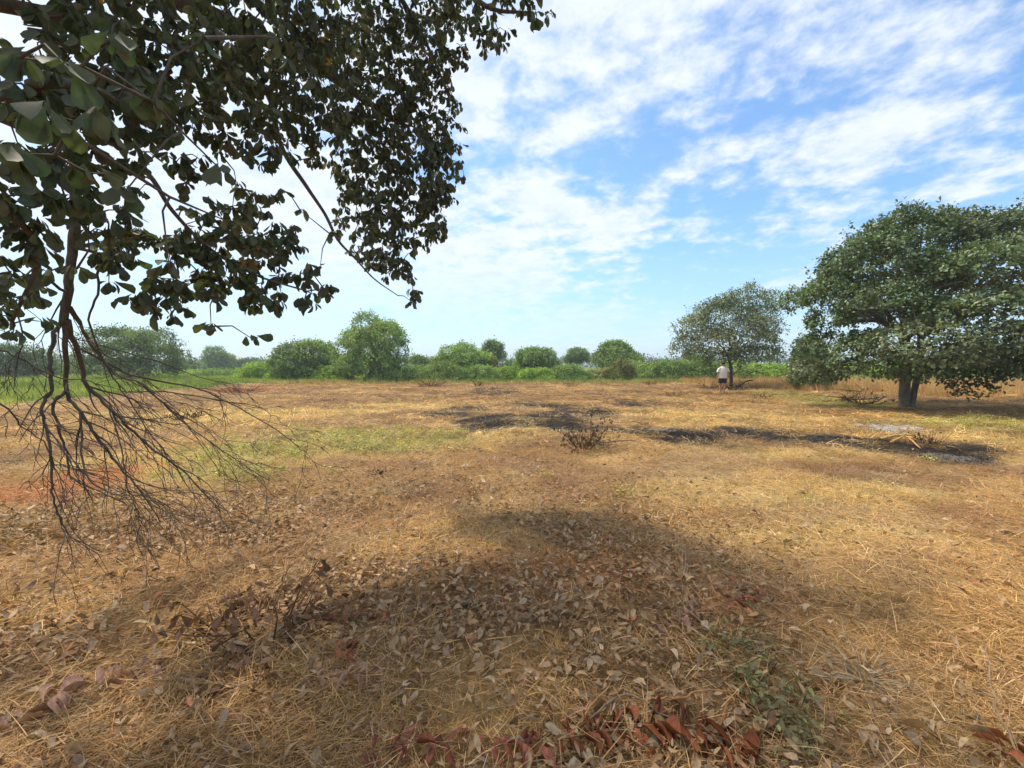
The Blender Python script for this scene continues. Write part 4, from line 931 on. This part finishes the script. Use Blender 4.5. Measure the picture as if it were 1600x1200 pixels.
stick('arched_branch', 'dark arched fallen branch beside the thin crowned tree', [(1144, 609), (1155, 611, .25), (1166, 611, .52), (1176, 611, .58)], .06, .04, (.18, .16, .15), .03)
stick('fallen_branch', 'dark fallen branch with side twigs lying left of the big tree', [(1285, 628), (1310, 627, .1), (1335, 624, .2), (1350, 620, .45)], .045, .02, (.35, .3, .27), .05, forks=5)
stick('fallen_branch', 'short dark branch end sticking up near the trunks of the big tree', [(1340, 634), (1365, 632, .1), (1385, 628, .25)], .035, .015, (.35, .3, .27), .05, forks=4)
stick('thin_twig', 'forked whitish twig standing out of the straw right of the burnt log ash', [(1530, 690), (1560, 700), (1592, 706)], .012, .006, (1.2, 1.05, .8), .03, forks=2)
stick('thin_twig', 'pale branching twig by the far right red leaf', [(1595, 1192), (1560, 1150, .06), (1545, 1100, .10), (1540, 1060, .12)], .005, .0025, (1.2, .95, .75), .05, forks=4)
stick('split_stalk', 'split yellow palm stalk lying on the ash heap', [(1378, 690), (1400, 687, .03), (1428, 684, .05)], .032, .02, (2.0, 1.65, .75), .06, cat='stalk')
stick('split_stalk', 'curved yellow palm stalk bending off the ash heap', [(1392, 695), (1415, 692, .08), (1438, 703, .02)], .022, .012, (2.0, 1.4, .6), .05, cat='stalk')

def brush(name, label, px, py, w, h, col, n=40, leafy=0, lcol=(.12, .07, .04), cat='brush pile', group=None):
    """heap of dead twigs, w wide and h high (metres)"""
    p = G3(px, py); e = link(name, None, loc=p); tag(e, label, cat, group)
    mb = MB(); tips = []
    for _ in range(n):
        a = rng.random() * 6.283; r = w * .5 * rng.random() ** .6
        s = np.array([math.cos(a) * r * .6, math.sin(a) * r * .6, rng.random() * h * .25]); d = np.array([math.cos(a) * w * .3, math.sin(a) * w * .3, h * (.2 + .8 * rng.random())]) + rng.normal(size=3) * w * .17
        m = s + d * .5 + rng.normal(size=3) * w * .04; q = s + d; q[2] = max(.02, q[2]); m[2] = max(.02, m[2])
        mb.tube([s, m, q], [w * .004 + .0025, w * .003 + .002, .0015], 4, np.array(col) * (.7 + .6 * rng.random())); tips += [m, q, (m + q) / 2]
    mb.build('twigs', M_STICK, e)['kind'] = 'stuff'
    if leafy:
        T = np.array(tips)[rng.integers(0, len(tips), leafy)]; T = T + rng.normal(size=T.shape) * w * .02
        lb = MB(); D = rand_unit(leafy) * .7 + C(0, 0, -.7); lb.leaves(T, D, rand_unit(leafy), (.05 + .05 * rng.random(leafy)) * max(1, w * .9), .4, np.array(lcol) * (.6 + .8 * rng.random((leafy, 1))), T_HI[3])
        lb.build('dead_leaves', M_DRY, e, True)['kind'] = 'stuff'
    return e
brush('dead_plant', 'dead plant with shrivelled dark brown leaves in the near leaf litter', 405, 985, .75, .13, (.6, .4, .28), 80, 320, (.19, .10, .055), 'dead plant')
brush('dead_weed', 'clump of dead grey brown weed with a long stick poking out', 912, 705, .75, .42, (.45, .36, .27), 60, 260, (.15, .10, .06), 'dead plant')
brush('brush_pile', 'dark dead twigs standing in the dry grass behind the hanging bare branches', 290, 656, .75, .36, (.22, .17, .14), 60, 120, (.07, .04, .03))
brush('brush_pile', 'reddish brown brush heap on the back edge of the field', 672, 606, 2.2, .5, (.55, .36, .27), 90, 0)
brush('brush_pile', 'small dark brush stump on the back edge below the pale green middle tree', 748, 605, .9, .6, (.18, .14, .12), 60, 40, (.05, .035, .03))
brush('brush_pile', 'dark low heap of cut twigs left of the walking person', 1108, 610, 1.3, .28, (.22, .17, .13), 60, 90, (.08, .05, .035))
brush('brush_pile', 'dark heap of cut twigs at the foot of the thin crowned tree', 1150, 612, 1.5, .34, (.16, .13, .11), 80, 160, (.05, .045, .03))
brush('brush_pile', 'small brown leafy heap alone in the field left of the person', 1055, 620, .8, .28, (.38, .27, .2), 40, 80, (.20, .11, .06))
brush('brush_pile', 'small brown heap right of the arched branch', 1188, 623, .8, .26, (.38, .27, .2), 40, 60, (.18, .10, .06))
brush('brush_pile', 'dark twiggy scrap beside the bent pale twig', 592, 744, .30, .08, (.22, .17, .14), 30, 30, (.06, .04, .03))
brush('brush_pile', 'brown leafy heap under the left skirt of the big tree', 1350, 632, 1.5, .35, (.3, .23, .18), 60, 120, (.12, .08, .05))
brush('brush_pile', 'small dark heap on the back edge in front of the long low bush', 893, 606, .8, .35, (.25, .19, .16), 40, 50, (.1, .06, .04))
brush('brush_pile', 'yellow dry heap in front of the belt right of the creeper mound', 1017, 604, 1.0, .75, (1.3, .85, .4), 60, 0)
brush('brush_pile', 'dark tangle of stalks beside the yellow palm stalks', 1450, 694, .55, .24, (.3, .22, .16), 50, 30, (.1, .06, .04))
brush('dry_bush', 'reddish dry bush where the green grass meets the straw', 372, 614, 2.2, .45, (.75, .4, .3), 90, 0, cat='dead plant')
brush('dry_bush', 'pinkish dry weeds at the left foot of the leaning leafy tree', 1250, 606, 2.4, .7, (.95, .6, .42), 110, 0, cat='dead plant')

def ash(label, px, py, rx, ry, h, col, seed):
    x0, y0 = gp(px, py); sx = rx * y0 / F; sy = (gp(px, py - ry)[1] - gp(px, py + ry)[1]) / 2
    n = 84; u = np.linspace(-1, 1, n); X, Y = np.meshgrid(u, u); x = X.ravel(); y = Y.ravel()
    r = np.hypot(x, y) + (vnoise(x + seed * 9, y, 3.4, seed, 4) - .5) * 1.9 + .12
    z = h * (1 - r) * .8 + (vnoise(x + seed, y, 7, seed + 3, 3) - .5) * h * 1.1; z = np.where(r > 1.05, -.06, z)
    wx = x0 + x * sx; wy = y0 + y * sy; P = np.stack([x * sx, y * sy, gz(wx, wy) - gz1(x0, y0) + z + .012], -1)
    i = (np.arange(n - 1)[:, None] * n + np.arange(n - 1)[None]).ravel(); q = np.stack([i, i + 1, i + n + 1, i + n], -1)
    q = q[(r[q] < 1.08).all(axis=1)]
    c = np.array(col) * (.45 + .8 * vnoise(x + seed * 3, y, 9, seed + 7, 3))[:, None] * np.where(rng.random(n * n) < .2, .25, 1.)[:, None]; z = z + (rng.random(n * n) - .4) * h * .5; P[:, 2] += (rng.random(n * n) - .4) * h * .6
    o = link('ash_heap', mesh_np('ash_heap', P, [q], c, [M_ASH], True), None, (x0, y0, gz1(x0, y0))); return tag(o, label, 'ash')
M_ASH = solid_mat('ash', (.7, .7, .7), (1, 1, 1), 14, .95, .6, attr=True, bdist=.03)
ash('white ash heap beside the yellow palm stalks', 1388, 670, 46, 6, .06, (.56, .50, .44), 1)
ash('thin whitish ash streak across the burnt patch in the middle of the field', 1040, 677, 26, 3, .05, (.32, .285, .25), 2)
ash('grey ash spread on the burnt ground in front of the palm stalks', 1480, 716, 42, 6, .05, (.20, .175, .15), 4)

def scrap():
    p = G3(728, 731); mb = MB(); n = 9
    u, v = np.meshgrid(np.linspace(-1, 1, n), np.linspace(-1, 1, n)); x = u.ravel() * .075; y = v.ravel() * .035
    z = .025 + .018 * np.sin(u.ravel() * 4 + v.ravel() * 2) + rng.normal(size=n * n) * .006
    i = (np.arange(n - 1)[:, None] * n + np.arange(n - 1)[None]).ravel(); mb.add(np.stack([x, y, z], -1), [np.stack([i, i + 1, i + n + 1, i + n], -1)], (2.2, 2.6, 3.1))
    o = mb.build('plastic_scrap', M_STICK, None, True, p); o.rotation_euler = (R(14), 0, R(25)); tag(o, 'crumpled white plastic scrap lying alone on the straw', 'litter')
scrap()

# fallen compound fronds, every leaflet a piece of its own
FR_M = {}
def frond(label, pts, n, ll, col, side=(1, -1), droop=.10, lift=.05, wid=.24):
    P = [np.array((*gp(a, b), gz1(*gp(a, b)) + lift)) for a, b in pts]; o0 = P[0].copy(); pt = catmull([p - o0 for p in P], 8)
    e = link('fallen_frond', None, loc=o0); tag(e, label, 'frond', 'fallen red fronds')
    mb = MB(); mb.tube(pt, np.linspace(.004, .002, len(pt)), 5, (.9, .55, .4)); mb.build('rachis', M_STICK, e, True)
    key = tuple(col)
    if key not in FR_M:
        FR_M[key] = []
        for k in range(9):
            m2 = MB(); m2.leaves([[0, 0, 0]], [[1, 0, 0]], [[0, 0, 1]], 1.0, wid, np.array(col) * random.uniform(.55, 1.3), leaf_tmpl(random.uniform(-.3, .6), random.uniform(.1, .8), random.uniform(-.35, .35), ((0, .05), (.2, .6), (.5, 1), (.8, .7), (1, .04)))); FR_M[key].append(m2.mesh('leaflet', [M_DRY], True))
    for i in range(n):
        t = (i + .5) / n * (len(pt) - 1); a = int(t); p = pt[a] * (1 - t + a) + pt[min(a + 1, len(pt) - 1)] * (t - a); tan = pt[min(a + 1, len(pt) - 1)] - pt[a]; tan /= np.linalg.norm(tan) + 1e-9
        for s in side:
            if rng.random() < .12: continue
            d = Vector(np.array([-tan[1] * s, tan[0] * s, 0]) + tan * .45 + np.array([0, 0, -droop]) + rng.normal(size=3) * .30).normalized(); nn = Vector((rng.normal() * .4, rng.normal() * .4, 1)); sd = nn.cross(d).normalized(); nn = d.cross(sd)
            q = bpy.data.objects.new('leaflet', FR_M[key][int(rng.integers(9))]); COL.objects.link(q); q.parent = e
            L = ll * (.65 + .6 * rng.random()); q.matrix_local = Matrix.Translation(p) @ Matrix((d, sd, nn)).transposed().to_4x4() @ Matrix.Scale(L, 4)
RUST = (.33, .11, .05); PINK = (.44, .25, .18); RED_ = (.36, .12, .075)
frond('long rust red feathery frond lying under the orange dry stem', [(870, 1168), (960, 1152), (1060, 1150), (1170, 1168)], 24, .12, RUST)
frond('rust red frond with folded tip lying beside the green weed', [(1195, 1200), (1160, 1178), (1120, 1188)], 5, .11, RUST)
frond('deep red frond with broad leaflets beside the long rust red frond', [(560, 1196), (640, 1176), (760, 1180), (850, 1176)], 15, .095, RED_, wid=.30)
frond('pink red frond strip beside the shrivelled dead plant', [(480, 972), (530, 966), (580, 966), (612, 960)], 9, .075, RED_)
frond('dusty pink frond with few leaflets on the straw behind the green weed', [(1015, 985), (1060, 974), (1105, 962)], 7, .09, PINK)
frond('small red frond tip in the straw behind the dusty pink frond', [(1130, 954), (1165, 946), (1190, 944)], 6, .07, RED_)
frond('dusty pink frond lying on the bright straw near the straight stick', [(150, 1092), (195, 1068), (245, 1052)], 6, .10, PINK)
frond('faded pink frond across the leaf litter at the edge of the shade', [(10, 1165), (60, 1118), (120, 1102)], 6, .12, PINK)
frond('small pink frond behind the shrivelled dead plant', [(330, 958), (350, 944), (375, 936)], 5, .07, PINK)
frond('curled red frond below the pink red strip', [(520, 1022), (545, 1026), (560, 1036)], 4, .08, RUST)
frond('purplish pink frond right of the straight stick', [(440, 1078), (500, 1070), (560, 1064), (590, 1072)], 8, .08, PINK)
frond('bright rust frond beside the pale branching twig', [(1598, 1170), (1580, 1178), (1570, 1192)], 4, .12, RUST)

def weed_plant():
    p = G3(1205, 1085); e = link('green_weed', None, loc=p); tag(e, 'low dark green leafy weed in the straw beside the red frond', 'weed')
    mb = MB(); lb = MB(); P = []
    for _ in range(70):
        t = rng.random(); c = np.array(gp(1140 + 120 * t + rng.normal() * 28, 1000 + 165 * t + rng.normal() * 26)) - p[:2]; a = rng.random() * 6.283
        s = np.array([c[0], c[1], 0]); tip = s + np.array([math.cos(a) * .08, math.sin(a) * .08, .05 + .09 * rng.random()]); m = (s + tip) / 2 + np.array([0, 0, .03]); mb.tube([s, m, tip], [.0022, .0018, .001], 4, (.5, .6, .2))
        for k in range(9): u = rng.random(); P.append(s * (1 - u) + tip * u + rng.normal(size=3) * .02)
    P = np.array(P); P[:, 2] = np.maximum(P[:, 2], .01); n = len(P); D = rand_unit(n); D[:, 2] *= .4
    pal = np.array([(.19, .185, .07), (.24, .22, .08), (.22, .17, .08), (.34, .36, .10)]); c = pal[rng.choice(4, n, p=[.42, .3, .22, .06])] * (.7 + .6 * rng.random((n, 1)))
    lb.leaves(P, D, rand_unit(n) * .6 + C(0, 0, 1), .025 + .03 * rng.random(n), .42, c, T_MID)
    mb.build('stems', M_STICK, e)['kind'] = 'stuff'; lb.build('foliage', M_LEAF, e)['kind'] = 'stuff'
weed_plant()
def straw_tuft(label, px, py, n, L, col, up=.35, group=None):
    p = G3(px, py); e = link('straw_tuft', None, loc=p); tag(e, label, 'grass tuft', group)
    mb = MB(); a = rng.random(n) * 6.283; P = np.stack([np.cos(a), np.sin(a), np.zeros(n)], -1) * (.03 * rng.random((n, 1))); D = np.stack([np.cos(a), np.sin(a), up * np.abs(rng.normal(size=n))], -1)
    blades(mb, P + C(0, 0, .01), D, L * (.4 + .8 * rng.random(n)), .003 * np.ones(n), np.array(col) * blade_col(n, .25), .12, 4); mb.build('blades', M_DRY, e)['kind'] = 'stuff'
straw_tuft('splayed tuft of grey straw stalks right of the green weed', 1352, 1062, 150, .34, (.40, .31, .20))
straw_tuft('splayed pale straw tuft behind the dusty pink frond', 1065, 915, 110, .40, (.36, .29, .19), .5)
straw_tuft('thin pale grass stalks standing beyond the broken branch piece', 810, 880, 30, .22, (.5, .4, .27), 1.2)

# ------------------------------------------------------------------ thin air haze over the whole plain
def haze():
    b = 2100; V = [(x, y, z) for z in (-1.4, 11.) for y in (-b, b) for x in (-b, b)]
    me = mesh_np('haze', V, [np.array([(0, 2, 3, 1), (4, 5, 7, 6), (0, 1, 5, 4), (1, 3, 7, 5), (3, 2, 6, 7), (2, 0, 4, 6)])])
    m, n, l = new_mat('haze'); out = N(n, 'ShaderNodeOutputMaterial'); v = N(n, 'ShaderNodeVolumePrincipled')
    v.inputs['Color'].default_value = (.86, .93, 1, 1); v.inputs['Density'].default_value = HAZE; v.inputs['Anisotropy'].default_value = .3
    l.new(v.outputs[0], out.inputs['Volume']); me.materials.append(m)
    tag(link('haze', me), kind='stuff')
HAZE = .0009
haze()
